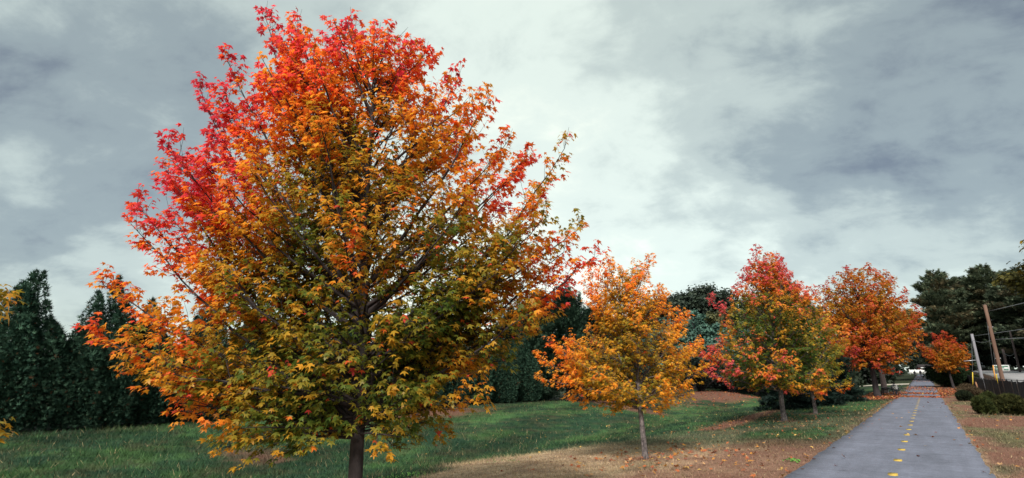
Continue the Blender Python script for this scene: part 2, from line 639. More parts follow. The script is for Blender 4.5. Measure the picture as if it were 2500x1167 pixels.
gs = graded(-900, -33, 15, 0.3, 900)
gt = graded(-900, 2, 78, 0.3, 1400, 1.12)
SS, TT = np.meshgrid(gs, gt, indexing="ij")
ZZ = G(SS, TT)
gx, gy = W(SS, TT)
ni, nj = SS.shape
idx = np.arange(ni * nj).reshape(ni, nj)
GF = np.stack([idx[:-1, :-1], idx[1:, :-1], idx[1:, 1:], idx[:-1, 1:]], -1).reshape(-1, 4)
gcol = turf_colour(SS, TT)
# beyond the lawn: woodland floor under the hedge and past the fence
wood = np.clip(sstep(-26.5, -29, SS) + sstep(6.5, 16, SS) * 0.0 + sstep(75, 130, TT), 0, 1)[..., None]
gcol = gcol * (1 - wood) + np.array([0.03, 0.038, 0.022]) * wood
bankc = (sstep(4.6, 5.6, SS))[..., None]
gcol = gcol * (1 - bankc) + np.array([0.075, 0.05, 0.038]) * bankc
ground = link("ground", mesh_np("ground", np.stack([gx, gy, ZZ], -1).reshape(-1, 3), GF, M_GROUND, gcol.reshape(-1, 3), True))
tag(ground, "rolling lawn of dark green and dry tan grass beside the path", None, None, "structure")

P_L, P_R = -2.32, 0.69


def strip_mesh(name, s0, s1, ts, lift, mat, nseg=6, wob=0.0, seed=1, thick=0.06):
    nz = Noise2(seed)
    u = np.linspace(0, 1, nseg + 1)
    T, U = np.meshgrid(ts, u, indexing="ij")
    e0 = s0 + wob * (nz.fbm(T * 1.7, T * 0 + 3, 4) - 0.5) * 2
    e1 = s1 + wob * (nz.fbm(T * 1.7, T * 0 + 9, 4) - 0.5) * 2
    S = e0 + (e1 - e0) * U
    Z = G(S, T) + lift
    X, Y = W(S, T)
    V = np.stack([X, Y, Z], -1)
    n, k = T.shape
    idx = np.arange(n * k).reshape(n, k)
    F = np.stack([idx[:-1, :-1], idx[:-1, 1:], idx[1:, 1:], idx[1:, :-1]], -1).reshape(-1, 4)
    Vt = V.reshape(-1, 3)
    # side skirts give the slab its thickness
    lo = V[:, 0].copy()
    lo[:, 2] -= thick
    hi = V[:, -1].copy()
    hi[:, 2] -= thick
    b0 = len(Vt)
    Vt = np.concatenate([Vt, lo, hi])
    a = np.arange(n - 1)
    F2 = np.stack([b0 + a, idx[:-1, 0], idx[1:, 0], b0 + a + 1], -1)
    F3 = np.stack([idx[:-1, -1], b0 + n + a, b0 + n + a + 1, idx[1:, -1]], -1)
    me = mesh_np(name, Vt, np.concatenate([F, F2, F3]), mat, None, True)
    uvl = me.uv_layers.new(name="UVMap")
    li = np.empty(len(me.loops), np.int32)
    me.loops.foreach_get("vertex_index", li)
    uvv = np.concatenate([np.stack([S.ravel(), T.ravel()], -1), np.stack([S[:, 0], T[:, 0]], -1), np.stack([S[:, -1], T[:, -1]], -1)])
    uvl.data.foreach_set("uv", uvv[li].astype(np.float32).ravel())
    return me


pts_t = np.concatenate([np.arange(-12, 80, 0.25), np.arange(80, 212, 1.0)])
path = tag(link("path", strip_mesh("path", P_L, P_R, pts_t, 0.022, M_ASPHALT, 8, 0.08, 3)),
           "straight grey asphalt path with yellow centre dashes", None, None, "structure")
M_PAINT = noise_mat("yellow_road_paint", (0.22, 0.16, 0.06), (0.50, 0.34, 0.06), 26, 0.8, 0.1, lo=0.32, hi=0.52)


def dash_mesh():
    # a stubby worn dash with clipped corners
    w, l, c = 0.075, 0.19, 0.055
    o = [(-w + c * .6, -l), (w - c * .6, -l), (w, -l + c), (w, l - c), (w - c * .6, l), (-w + c * .6, l), (-w, l - c), (-w, -l + c)]
    rng = np.random.default_rng(2)
    V = np.array([(x + rng.normal(0, .006), y + rng.normal(0, .008), 0) for x, y in o])
    V = np.concatenate([V, V - [0, 0, 0.003]])
    F8 = np.array([np.arange(8)])
    F4 = np.array([(i, i + 8, (i + 1) % 8 + 8, (i + 1) % 8) for i in range(8)])
    return mesh_np("dash", V, [F8, F4], M_PAINT)


DASH = dash_mesh()
k = 0
t = 8.35
while t < 57:
    s = -0.80 + 0.012 * math.sin(t * 3)
    x, y = W(s, t)
    link("dash", DASH, path, (x, y, float(G(s, t)) + 0.0265), -TH + 0.02 * math.sin(t * 7))
    t += 2.13

road = tag(link("road", strip_mesh("road", 6.2, 14.5, np.arange(20, 330, 1.5), 0.03, M_ROAD, 6, 0.1, 7, 0.3)),
           "pale road beyond the black fence", None, None, "structure")
verge = tag(link("pavement", strip_mesh("pavement", 14.9, 16.6, np.arange(20, 330, 1.5), 0.05, M_CONC, 2, 0.1, 8, 0.3)),
            "pale concrete pavement along the far side of the road", None, None, "structure")


def cross_mesh():
    S = np.linspace(-40, P_L - 0.12, 60)
    T0, T1 = 104.0 + 0 * S, 109.5 + 0 * S
    X0, Y0 = W(S, T0)
    X1, Y1 = W(S, T1)
    V = np.concatenate([np.stack([X0, Y0, G(S, T0) + .06], -1), np.stack([X1, Y1, G(S, T1) + .06], -1)])
    a = np.arange(59)
    return mesh_np("driveway", V, np.stack([a, a + 1, a + 61, a + 60], -1), M_CONC)


tag(link("driveway", cross_mesh()), "pale driveway meeting the far part of the path", None, None, "structure")

# ------------------------------------------------------------------ maples
# leaf templates: x across, y base to tip, z up; 5 lobes
_half = [(0.0, 0.0), (0.15, -0.04), (0.34, 0.03), (0.22, 0.18), (0.38, 0.27), (0.56, 0.60), (0.30, 0.46), (0.12, 0.47), (0.20, 0.74), (0.0, 1.08)]


def leaf_template(half, cz=0.32):
    r = [(x, y) for x, y in half]
    l = [(-x, y) for x, y in half[1:-1]][::-1]
    o = np.array(r + l)
    V = np.concatenate([[(0, cz)], o])
    z = -0.38 * (np.abs(V[:, 0]) ** 1.5) - 0.22 * (V[:, 1] - cz) ** 2
    n = len(o)
    F = np.array([(0, i + 1, (i + 1) % n + 1) for i in range(n)])
    wt = np.clip(np.hypot(V[:, 0], V[:, 1] - cz) / 0.7, 0, 1)
    return np.column_stack([V, z]), F, wt


LEAF_HI = leaf_template(_half)
LEAF_CROWN = leaf_template([(0, 0), (0.34, 0.02), (0.21, 0.19), (0.40, 0.28), (0.57, 0.60), (0.14, 0.50), (0, 1.08)])
LEAF_MID = leaf_template([(0, 0), (0.36, 0.03), (0.22, 0.2), (0.58, 0.58), (0.14, 0.48), (0, 1.06)])
LEAF_LO = leaf_template([(0, 0), (0.55, 0.45), (0.18, 0.52), (0, 1.04)], 0.35)

TURN_X = np.array([0.0, 0.16, 0.32, 0.46, 0.58, 0.70, 0.82, 0.92, 1.05])
TURN_C = np.array([(0.055, 0.105, 0.022), (0.125, 0.180, 0.030), (0.32, 0.255, 0.032), (0.62, 0.330, 0.032), (0.82, 0.350, 0.036),
                   (0.84, 0.230, 0.030), (0.82, 0.125, 0.036), (0.76, 0.072, 0.076), (0.66, 0.050, 0.098)])


def turn_rgb(v):
    v = np.clip(v, 0, 1.05)
    return np.stack([np.interp(v, TURN_X, TURN_C[:, i]) for i in range(3)], -1)


def bez(a, c, b, n):
    u = np.linspace(0, 1, n)[:, None]
    return (1 - u) ** 2 * a + 2 * u * (1 - u) * c + u * u * b


def rotate_about(v, ax, ang):
    c, s = np.cos(ang)[..., None], np.sin(ang)[..., None]
    return v * c + np.cross(ax, v) * s + ax * (np.sum(ax * v, -1, keepdims=True)) * (1 - c)


class Maple:
    """grows trunk, limbs, side shoots, twigs and leaves inside a crown profile; everything relative to the foot of the trunk"""

    def __init__(self, seed, height, r0, z0, prof, front, back, n_limbs, targets=(), lean=(0, 0), sec_gap=0.2, twig_gap=0.11, sec_len=0.42,
                 twig_len=0.26, leaf=0.115, trunk_top=0.86, dens=1.0, bare=False, droop=0.75, top_gate=None, squash=1.0):
        rng = self.rng = np.random.default_rng(seed)
        pz, pl, pr = (np.array(v, float) for v in zip(*prof))
        self.H = height

        def env(x, y, z):
            """>1 outside the crown"""
            z = np.asarray(z, float)
            l, r = np.interp(z, pz, pl, left=0.02, right=0.02), np.interp(z, pz, pr, left=0.02, right=0.02)
            c, w = (r - l) / 2, np.maximum((r + l) / 2, 0.02)
            f = np.where(y < 0, front, back)
            return np.sqrt(((x - c) / w) ** 2 + (y / (w * f)) ** 2)

        self.env = env
        # trunk
        n = 22
        zt = np.linspace(-0.15, height * trunk_top, n)
        wob = np.cumsum(rng.normal(0, 0.011, (n, 2)), 0) * (height / 7.0)
        wob -= wob[1]
        tx = np.stack([wob[:, 0] + lean[0] * zt, wob[:, 1] + lean[1] * zt, zt], -1)
        rr = r0 * np.maximum(1 - np.clip(zt, 0, None) / (height * trunk_top) * 0.93, 0.05) ** 0.9
        rr[0] *= 1.5
        rr[1] *= 1.12
        self.trunk = (tx, rr)

        def on_trunk(h):
            return np.array([np.interp(h, zt, tx[:, i]) for i in range(3)])

        limbs = []
        for T in targets:
            T = np.array(T[:3], float)
            limbs.append((T, True))
        ga = 2.399963
        zlo, zhi = pz[0], pz[-1]
        for i in range(n_limbs):
            u = (i + 0.5) / n_limbs
            z = zlo + (zhi - zlo) * (u ** 0.92) * 0.97 + rng.normal(0, 0.08)
            z = np.clip(z, zlo + 0.02, zhi - 0.02)
            az = i * ga + rng.normal(0, 0.25)
            l, r = np.interp(z, pz, pl), np.interp(z, pz, pr)
            c, w = (r - l) / 2, (r + l) / 2
            f = front if math.sin(az) < 0 else back
            k = rng.uniform(0.72, 1.0) if i % 5 < 3 else rng.uniform(0.35, 0.75)
            T = np.array([c + w * math.cos(az) * k, w * f * math.sin(az) * k, z])
            limbs.append((T, False))
        LP, LR, self.limb_tip = [], [], []
        secs, sec_r, sec_lead, sec_u = [], [], [], []
        for T, lead in limbs:
            hd = math.hypot(T[0], T[1])
            fz = (T[2] - z0) / (height - z0)
            el = math.radians(np.interp(fz, [0, 0.25, 0.6, 1.0], [8, 27, 47, 66]) + rng.normal(0, 5))
            ha = np.clip(T[2] - hd * math.tan(el), z0 + rng.uniform(0, 0.13) * height * (0.3 + fz), height * trunk_top * 0.95)
            A = on_trunk(ha)
            ln = np.linalg.norm(T - A)
            mid = A * 0.52 + T * 0.48
            side = nrm(np.cross(T - A, UP)) * rng.normal(0, 0.05) * ln
            mid = mid + side + UP * ln * np.interp(fz, [0, 0.3, 1], [0.07, -0.06, -0.13])
            pp = bez(A, mid, T, 14)
            pp[1:-1] += rng.normal(0, 0.012 * ln / 3, (12, 3))
            rb = min(0.30 * r0, 0.007 + 0.0095 * ln * r0 / 0.098) * (1 if not lead else 1.15)
            LP.append(pp)
            LR.append(np.linspace(rb, 0.004, 14))
            seg = np.linalg.norm(np.diff(pp, axis=0), axis=1)
            cl = np.concatenate([[0], np.cumsum(seg)])
            d = max((0.08 if fz < 0.3 else 0.15) * ln, 0.10)
            q = 0
            while d < ln * 0.985:
                u = d / ln
                p = np.array([np.interp(d, cl, pp[:, i]) for i in range(3)])
                e = min(d + 0.1, cl[-1])
                p2 = np.array([np.interp(e, cl, pp[:, i]) for i in range(3)])
                p1 = np.array([np.interp(e - 0.15, cl, pp[:, i]) for i in range(3)])
                tg = nrm(p2 - p1)
                ax = nrm(np.cross(tg, UP) + 1e-6)
                roll = (q % 4) * (math.pi / 2) + rng.normal(0, 0.5)
                sd = ax * math.cos(roll) + np.cross(ax, tg) * math.sin(roll) * 0.75
                ang = math.radians(rng.uniform(38, 62))
                dr = nrm(tg * math.cos(ang) + sd * math.sin(ang) + UP * 0.15)
                L2 = sec_len * (0.45 + 1.35 * (1 - u) * u * 2.2) * rng.uniform(0.65, 1.25)
                if lead:
                    L2 *= np.interp(u, [0.5, 1.0], [1.0, 0.32])
                dr2 = nrm(dr + UP * rng.uniform(-0.1, 0.45) + rng.normal(0, 0.12, 3))
                secs.append(bez(p, p + dr * L2 * 0.5, p + dr * L2 * 0.5 + dr2 * L2 * 0.5, 6))
                sec_r.append(np.linspace(min(0.009, 0.004 + 0.004 * L2), 0.0022, 6))
                sec_lead.append(lead)
                sec_u.append(u)
                q += 1
                d += sec_gap * rng.uniform(0.7, 1.3) * (0.8 if lead else 1.0)
            # the limb's own end carries twigs too
            secs.append(pp[-4:][[0, 0, 1, 2, 3, 3]] + np.array([[0, 0, 0], [.001, 0, .001], [0, 0, 0], [0, 0, 0], [0, 0, 0], [0, 0, .04]]))
            sec_r.append(np.full(6, 0.003))
            sec_lead.append(lead)
            sec_u.append(1.0)
        self.LP, self.LR = np.array(LP), np.array(LR)
        S = np.array(secs)
        sl = np.array(sec_lead)
        keep = (env(S[:, 4, 0], S[:, 4, 1], S[:, 4, 2]) < 1.04) | sl
        S, sl, SR = S[keep], sl[keep], np.array(sec_r)[keep]
        self.SP, self.SR = S, SR
        # twigs
        seg = np.linalg.norm(np.diff(S, axis=1), axis=2)
        L2 = seg.sum(1)
        nt = np.maximum((L2 / twig_gap * dens).astype(int), 1) + 1
        si = np.repeat(np.arange(len(S)), nt)
        fr = np.concatenate([np.linspace(0.22, 1.0, k) for k in nt])
        fr = np.clip(fr + rng.normal(0, 0.03, len(fr)), 0.1, 1.0)
        ii = np.minimum((fr * 5).astype(int), 4)
        ff = (fr * 5 - ii)[:, None]
        p = S[si, ii] * (1 - ff) + S[si, ii + 1] * ff
        tg = nrm(S[si, ii + 1] - S[si, ii] + 1e-5)
        ax = nrm(np.cross(tg, UP + rng.normal(0, 0.35, (len(p), 3))))
        sgn = np.where(rng.random(len(p)) < 0.5, 1.0, -1.0)[:, None]
        ang = np.radians(rng.uniform(25, 65, len(p)))[:, None]
        ang = np.where(fr[:, None] > 0.97, ang * 0.25, ang)
        d = nrm(tg * np.cos(ang) + ax * sgn * np.sin(ang) + UP * rng.uniform(-0.15, 0.35, (len(p), 1)))
        tl = twig_len * rng.uniform(0.5, 1.2, len(p))[:, None]
        e = p + d * tl + UP * 0.02
        inside = (env(e[:, 0], e[:, 1], e[:, 2]) < 1.05) | sl[si]
        p, d, tl, e, si = p[inside], d[inside], tl[inside], e[inside], si[inside]
        self.TP = np.stack([p, (p + e) / 2 + rng.normal(0, 0.008, p.shape), e], 1)
        self.TR = np.tile([0.0028, 0.0022, 0.0014], (len(p), 1))
        if bare:
            # leafless shoots above the leaders
            for (T, lead), pp in zip(limbs, LP):
                if lead and T[2] > 0.55 * height:
                    for q in range(rng.integers(1, 3)):
                        dd = nrm(nrm(pp[-1] - pp[-4]) * 0.6 + UP + rng.normal(0, 0.18, 3))
                        L0 = rng.uniform(0.15, 0.42)
                        a0 = pp[-1 - q]
                        self.TP = np.concatenate([self.TP, np.stack([a0, a0 + dd * L0 * .5 + rng.normal(0, .01, 3), a0 + dd * L0])[None]])
                        self.TR = np.concatenate([self.TR, [[0.004, 0.0032, 0.002]]])
        # leaves: opposite pairs along each twig and a terminal one
        pos, out, sid = [], [], []
        for f, k in ((0.40, 2), (0.72, 2), (1.0, 3)):
            for j in range(k):
                base = p + (e - p) * f
                w = nrm(np.cross(d, UP + rng.normal(0, 0.5, d.shape)))
                w2 = np.cross(d, w)
                a = (j * math.pi if k == 2 else j * 2.1) + (math.pi / 2 if f == 0.72 else 0) + rng.normal(0, 0.4, len(p))
                o = nrm(d * (0.55 if k == 2 else 0.9) + w * np.cos(a)[:, None] + w2 * np.sin(a)[:, None] * 0.6)
                pet = rng.uniform(0.035, 0.085, len(p))[:, None] * (leaf / 0.115)
                q = base + o * pet
                sel = rng.random(len(p)) < (0.84 if f < 1 else 0.95)
                pos.append(q[sel])
                out.append(o[sel])
                sid.append(si[sel])
        pos, out, sid = np.concatenate(pos), np.concatenate(out), np.concatenate(sid)
        n = len(pos)
        hz = out.copy()
        hz[:, 2] = 0
        rad = pos * [1, 1, 0]
        hz = nrm(hz + 0.35 * nrm(rad) + rng.normal(0, 0.15, (n, 3)) * [1, 1, 0])
        dr = np.radians(np.clip(rng.normal(48, 26, n) * droop, -20, 88))[:, None]
        tip = nrm(hz * np.cos(dr) - UP * np.sin(dr))
        nor = nrm(hz * np.sin(dr) + UP * np.cos(dr) + rng.normal(0, 0.32, (n, 3)))
        X = nrm(np.cross(tip, nor))
        Z = np.cross(X, tip)
        # some inner leaves left out to let light into the crown
        keep = (env(pos[:, 0], pos[:, 1], pos[:, 2]) > 0.5) | (rng.random(n) < 0.80)
        pos, X, tip, Z, sid = pos[keep], X[keep], tip[keep], Z[keep], sid[keep]
        n = len(pos)
        self.pos, self.X, self.Y, self.Z = pos, X, tip, Z
        self.size = leaf * np.clip(rng.normal(0.9, 0.2, n), 0.45, 1.3)
        self.sid = sid
        self.warm = 0.0
        self.salmon = 0.0
        self.out = np.clip(env(pos[:, 0], pos[:, 1], pos[:, 2]), 0, 1.3)
        self.nsec = len(S)

    def colour(self, field, sec_sd=0.085, leaf_sd=0.06, red_odd=0.015):
        rng = self.rng
        base = field(self.pos[:, 0], self.pos[:, 1], self.pos[:, 2], self.out)
        so = rng.normal(0, sec_sd, self.nsec)
        v = base + self.warm + so[self.sid] + rng.normal(0, leaf_sd, len(base))
        odd = rng.random(len(base)) < red_odd
        v = np.where(odd, np.maximum(v, rng.uniform(0.7, 0.95, len(base))), v)
        self.turn = np.clip(v, 0.02, 1.05)
        self.lum = rng.uniform(0.80, 1.18, len(base))

    def foliage(self, tmpl, sel=None):
        tv, tf, wt = tmpl
        i = np.arange(len(self.pos)) if sel is None else sel
        V, F = scatter(tv, tf, self.pos[i], self.X[i], self.Y[i], self.Z[i], self.size[i])
        tn = self.turn[i][:, None] + (wt[None] - 0.55) * 0.11
        c = turn_rgb(tn)
        c = (c + (np.array([0.62, 0.20, 0.16]) - c) * self.salmon * sstep(0.6, 0.85, tn)[..., None]) * self.lum[i][:, None, None]
        return V, F, c.reshape(-1, 3)


PALETTE = {}


def palette_leaf(v):
    k = int(round(np.clip(v, 0, 1.05) * 16))
    if k not in PALETTE:
        tv, tf, wt = LEAF_HI
        PALETTE[k] = mesh_np("leaf", tv, tf, M_LEAF, turn_rgb(k / 16 + (wt - 0.55) * 0.11))
    return PALETTE[k]


def build_maple(name, label, mp, loc, tmpl, bark, n_single=0, cat="tree", group=None, branches=True):
    root = thing(name, label, cat, loc, 0.0, group)
    V, F = tube(mp.trunk[0], mp.trunk[1], 14)
    link("trunk", mesh_np("trunk", V, F, bark, None, True), root)
    if branches:
        for P, R in zip(mp.LP, mp.LR):
            V, F = tubes(P[None], R[None], 6)
            link("branch", mesh_np("branch", V, F, bark, None, True), root)
    else:
        V, F = tubes(mp.LP, mp.LR, 5)
        link("branches", mesh_np("branches", V, F, bark, None, True), root)["kind"] = "stuff"
    tw = [tubes(mp.SP, mp.SR, 3)]
    if n_single or branches:
        tw.append(tubes(mp.TP[:, [0, 2]], mp.TR[:, [0, 2]], 3))
    V, F = join_geo(tw)
    link("twigs", mesh_np("twigs", V, F, bark), root)["kind"] = "stuff"
    sel = np.arange(len(mp.pos))
    if n_single:
        # leaves nearest the viewer's side of the crown are single objects
        wpos = mp.pos + np.array(loc)
        d = np.linalg.norm(wpos - np.array([0, 0, CAM_H]), axis=1) / mp.size
        face = np.abs(np.sum(nrm(wpos - np.array([0, 0, CAM_H])) * mp.Z, 1))
        od = np.argsort(d / (0.25 + face))
        single = od[:n_single]
        sel = od[n_single:]
        for i in single:
            o = link("leaf", palette_leaf(mp.turn[i]), root)
            m = Matrix.Identity(4)
            for c, a in enumerate((mp.X[i], mp.Y[i], mp.Z[i])):
                for r in range(3):
                    m[r][c] = a[r] * mp.size[i]
            m.translation = Vector(mp.pos[i])
            o.matrix_local = m
    V, F, c = mp.foliage(tmpl, sel)
    link("crown", mesh_np("crown", V, F, M_LEAF, c), root)["kind"] = "stuff"
    return root


def anchors_field(an, depth_k=0.0, out_k=0.18):
    an = np.array(an)

    def f(x, y, z, o):
        d2 = (x[:, None] - an[None, :, 0]) ** 2 + (z[:, None] - an[None, :, 1]) ** 2 + 0.05
        w = d2 ** -1.8
        v = (w * an[None, :, 2]).sum(1) / w.sum(1)
        return v + out_k * (np.clip(o, 0, 1.1) - 0.75) + depth_k * (-y)
    return f


# the big maple -------------------------------------------------------
BX, BY = -1.94, 6.9
BZ = gz(BX, BY)
big = Maple(
    7, 7.6, 0.098, 1.02 - BZ,
    # height, reach to the left, reach to the right
    [(0.82 - BZ, 1.3, 0.3), (1.15 - BZ, 2.45, 1.3), (1.6 - BZ, 2.9, 1.7), (2.0 - BZ, 3.1, 1.95), (2.6 - BZ, 3.05, 2.25), (3.1 - BZ, 3.0, 2.75),
     (3.5 - BZ, 3.3, 2.85), (4.0 - BZ, 3.45, 2.7), (4.5 - BZ, 3.3, 2.35), (5.0 - BZ, 3.0, 2.0), (5.5 - BZ, 2.6, 1.6), (6.0 - BZ, 2.35, 1.1),
     (6.5 - BZ, 1.9, 0.75), (6.9 - BZ, 1.65, 0.45), (7.2 - BZ, 1.0, 0.0)],
    0.46, 0.72, 134,
    targets=[(x - BX, y, z - BZ) for x, y, z in [
        (-5.75, 0.2, 3.05), (-5.40, -0.2, 2.30), (-5.25, 0.3, 1.90), (-5.40, 0.1, 4.18), (-5.05, -0.4, 3.75), (-4.95, 0.3, 4.85), (-4.75, -0.3, 4.5), (-4.6, 0.3, 5.3), (-5.1, 0.4, 4.1), (-4.85, 0.2, 6.10), (-4.25, -0.2, 6.35),
        (-3.97, 0.15, 7.38), (-3.62, 0.5, 6.8), (-3.42, 0.1, 7.15), (-2.95, 0.4, 6.85), (-2.58, 0.2, 7.25), (-2.12, 0.1, 7.0), (-1.72, 0.4, 6.7), (-1.36, 0.1, 6.7), (-0.6, 0.2, 5.9), (0.45, 0.3, 4.4), (0.5, -0.2, 3.5), (0.3, 0.4, 4.0), (0.0, -0.4, 3.6), (-0.85, 0.3, 6.38),
        (-0.35, -0.2, 5.70), (-0.05, 0.3, 5.3), (0.22, 0.1, 4.95), (0.76, -0.1, 4.98), (0.98, 0.2, 3.86), (1.14, 0.0, 3.40), (0.80, 0.3, 3.0), (-0.05, 0.2, 2.0),
        (-0.4, -0.2, 1.5), (-4.40, 0.3, 1.35), (-3.55, -0.2, 0.95), (-4.3, -0.5, 1.75), (-3.0, -0.5, 1.08), (-2.4, -0.6, 1.15), (-1.3, -0.6, 1.12), (-0.9, 0.5, 1.1), (-0.2, -0.8, 3.0), (0.3, -0.5, 2.6), (-0.6, -0.9, 3.8), (0.0, 0.8, 3.4), (-0.3, -0.6, 4.5), (0.2, 0.5, 2.4), (-0.8, -0.9, 2.6), (0.5, 0.5, 3.2)]],
    sec_gap=0.165, twig_gap=0.100, sec_len=0.40, twig_len=0.19, leaf=0.083, droop=0.62, bare=True)
big.warm = 0.0
big.colour(anchors_field([(a - BX, b - BZ, c) for a, b, c in [
    (-4.6, 3.9, .93), (-4.2, 4.1, .90), (-3.9, 4.4, .86), (-4.0, 5.0, .90), (-3.8, 5.5, .90), (-5.2, 4.1, .95), (-4.9, 4.3, .97), (-4.2, 4.6, .97), (-4.5, 5.3, .96), (-4.6, 6.0, .97), (-3.9, 7.2, .95), (-3.4, 6.9, .88), (-2.6, 6.9, .84), (-1.8, 6.6, .80), (-1.3, 6.2, .78),
    (-3.5, 5.9, .84), (-2.5, 5.7, .74), (-1.5, 5.4, .64), (-.8, 6., .72), (-.5, 5.3, .70), (.1, 4.7, .76), (-.05, 4.3, .90), (.6, 4.6, .62), (.7, 3.9, .40), (1.05, 3.5, .88), (.8, 3., .78),
    (.2, 2.8, .48), (0, 2.1, .34), (-.5, 1.7, .44), (-1.0, 2.5, .18), (-1.5, 1.8, .20), (-2, 1.3, .26), (-2.8, 1.2, .20), (-3.6, 1.2, .46), (-4.3, 1.5, .66), (-3.5, 2.0, .32),
    (-4.5, 2., .50), (-5.3, 2.2, .60), (-5.7, 2.9, .70), (-4.8, 2.9, .60), (-4.7, 3.5, .78), (-3.8, 3.3, .48), (-3.2, 2.7, .38), (-2.2, 2.6, .28), (-2.6, 3.5, .36), (-1.5, 3.4, .42),
    (-.6, 3.4, .32), (-.2, 3.6, .36), (-1.0, 4.3, .52), (-2.0, 4.4, .46), (-3.0, 4.4, .42), (-3.6, 4.9, .72), (-1.9, 3.2, .62), (-2.4, 5.0, .55), (-.4, 4.7, .66), (-1.2, 4.8, .60)]]), sec_sd=0.115, red_odd=0.025)
build_maple("red_maple_tree", "large foreground maple turning crimson at the top left and olive green below", big, (BX, BY, BZ), LEAF_CROWN, M_BARK, 300)
print("big leaves", len(big.pos))

# second maple --------------------------------------------------------
T2 = spot(-5.75, 12.65)
m2 = Maple(
    21, 4.95, 0.072, 1.12, [(1.0, 0.6, 0.45), (1.3, 1.5, 0.9), (1.7, 2.15, 1.3), (2.2, 2.35, 1.5), (2.7, 2.15, 1.55), (3.1, 1.75, 1.5), (3.5, 1.5, 1.25), (3.9, 1.35, 0.95), (4.3, 1.15, 0.65), (4.65, 0.9, 0.4), (4.85, 0.3, 0.1)],
    0.8, 0.85, 64,
    targets=[(-1.2, 0, 4.75), (-0.70, 0.1, 5.0), (-0.95, -0.1, 4.7), (0.42, 0, 5.02), (0.32, .3, 4.6), (-1.3, .2, 4.4), (0.80, .1, 4.1), (1.35, 0, 3.5), (1.6, .1, 2.75), (-2.6, .1, 2.45), (-2.55, -.2, 1.9), (-2.3, .2, 2.8), (-1.7, .1, 1.35), (1.2, 0, 1.5), (-1.75, 0, 2.9), (1.6, -.2, 2.2)],
    lean=(-0.035, 0), sec_gap=0.115, twig_gap=0.080, sec_len=0.33, twig_len=0.165, leaf=0.078, droop=0.62)
m2.warm = 0.02
m2.colour(lambda x, y, z, o: 0.31 + 0.20 * sstep(0.35, 1.0, o) + 0.09 * sstep(1.2, 4.6, z) - 0.10 * sstep(0.2, 1.6, x) * (z < 2.4) + 0.07 * sstep(-0.6, -2.0, x), 0.06, 0.05, 0.012)
m2.lum *= 1.2
build_maple("golden_maple_tree", "small golden orange maple with a slim grey trunk leaning over fallen leaves", m2, T2, LEAF_MID, M_BARK_GREY, 300)
print("m2 leaves", len(m2.pos))

# third maple and the one half hidden behind it ------------------------
T3 = spot(-5.25, 26.2)
m3 = Maple(
    33, 7.55, 0.115, 1.25, [(1.15, 0.8, 0.9), (1.6, 2.8, 2.0), (2.1, 3.3, 2.7), (2.9, 3.35, 2.95), (3.7, 3.1, 3.0), (4.5, 2.6, 2.75), (5.2, 2.4, 2.4), (5.7, 1.9, 1.7), (6.2, 1.35, 1.15), (6.8, 0.9, 0.95), (7.3, 0.65, 0.8), (7.6, 0.25, 0.3)],
    0.9, 0.9, 74, targets=[(-0.3, 0, 7.75), (0.7, .2, 7.5), (-1.1, 0, 6.6), (1.0, .1, 7.0), (-2.6, 0, 5.4), (2.1, 0, 5.8), (2.8, .1, 4.9), (-3.05, 0, 3.0), (-3.1, .2, 2.0), (1.6, .1, 6.0)],
    sec_gap=0.2, twig_gap=0.13, sec_len=0.5, twig_len=0.26, leaf=0.135)
m3.warm = 0.0
m3.salmon = 0.35
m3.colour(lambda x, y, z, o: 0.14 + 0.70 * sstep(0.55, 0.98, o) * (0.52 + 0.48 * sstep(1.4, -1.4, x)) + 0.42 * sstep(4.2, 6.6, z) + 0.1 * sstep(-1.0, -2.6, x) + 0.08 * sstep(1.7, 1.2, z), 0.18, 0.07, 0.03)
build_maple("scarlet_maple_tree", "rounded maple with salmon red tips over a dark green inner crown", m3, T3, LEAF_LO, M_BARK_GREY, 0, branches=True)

T3B = spot(-4.95, 32.4)
m3b = Maple(
    37, 5.6, 0.10, 1.0, [(0.75, 0.7, 0.7), (1.2, 1.6, 1.8), (1.9, 2.1, 2.5), (2.8, 2.1, 2.6), (3.8, 2.0, 2.4), (4.6, 1.5, 1.8), (5.3, 0.8, 1.0), (5.6, 0.2, 0.3)],
    0.9, 0.9, 36, sec_gap=0.24, twig_gap=0.15, sec_len=0.5, twig_len=0.26, leaf=0.14)
m3b.colour(lambda x, y, z, o: 0.18 + 0.20 * sstep(0.5, 1.0, o) + 0.36 * sstep(2.2, 0.9, z) + 0.25 * sstep(4.0, 5.4, z), 0.13, 0.06, 0.03)
build_maple("green_maple_tree", "mostly green maple with orange lower leaves tucked behind the salmon red one", m3b, T3B, LEAF_LO, M_BARK_GREY, 0, branches=False)

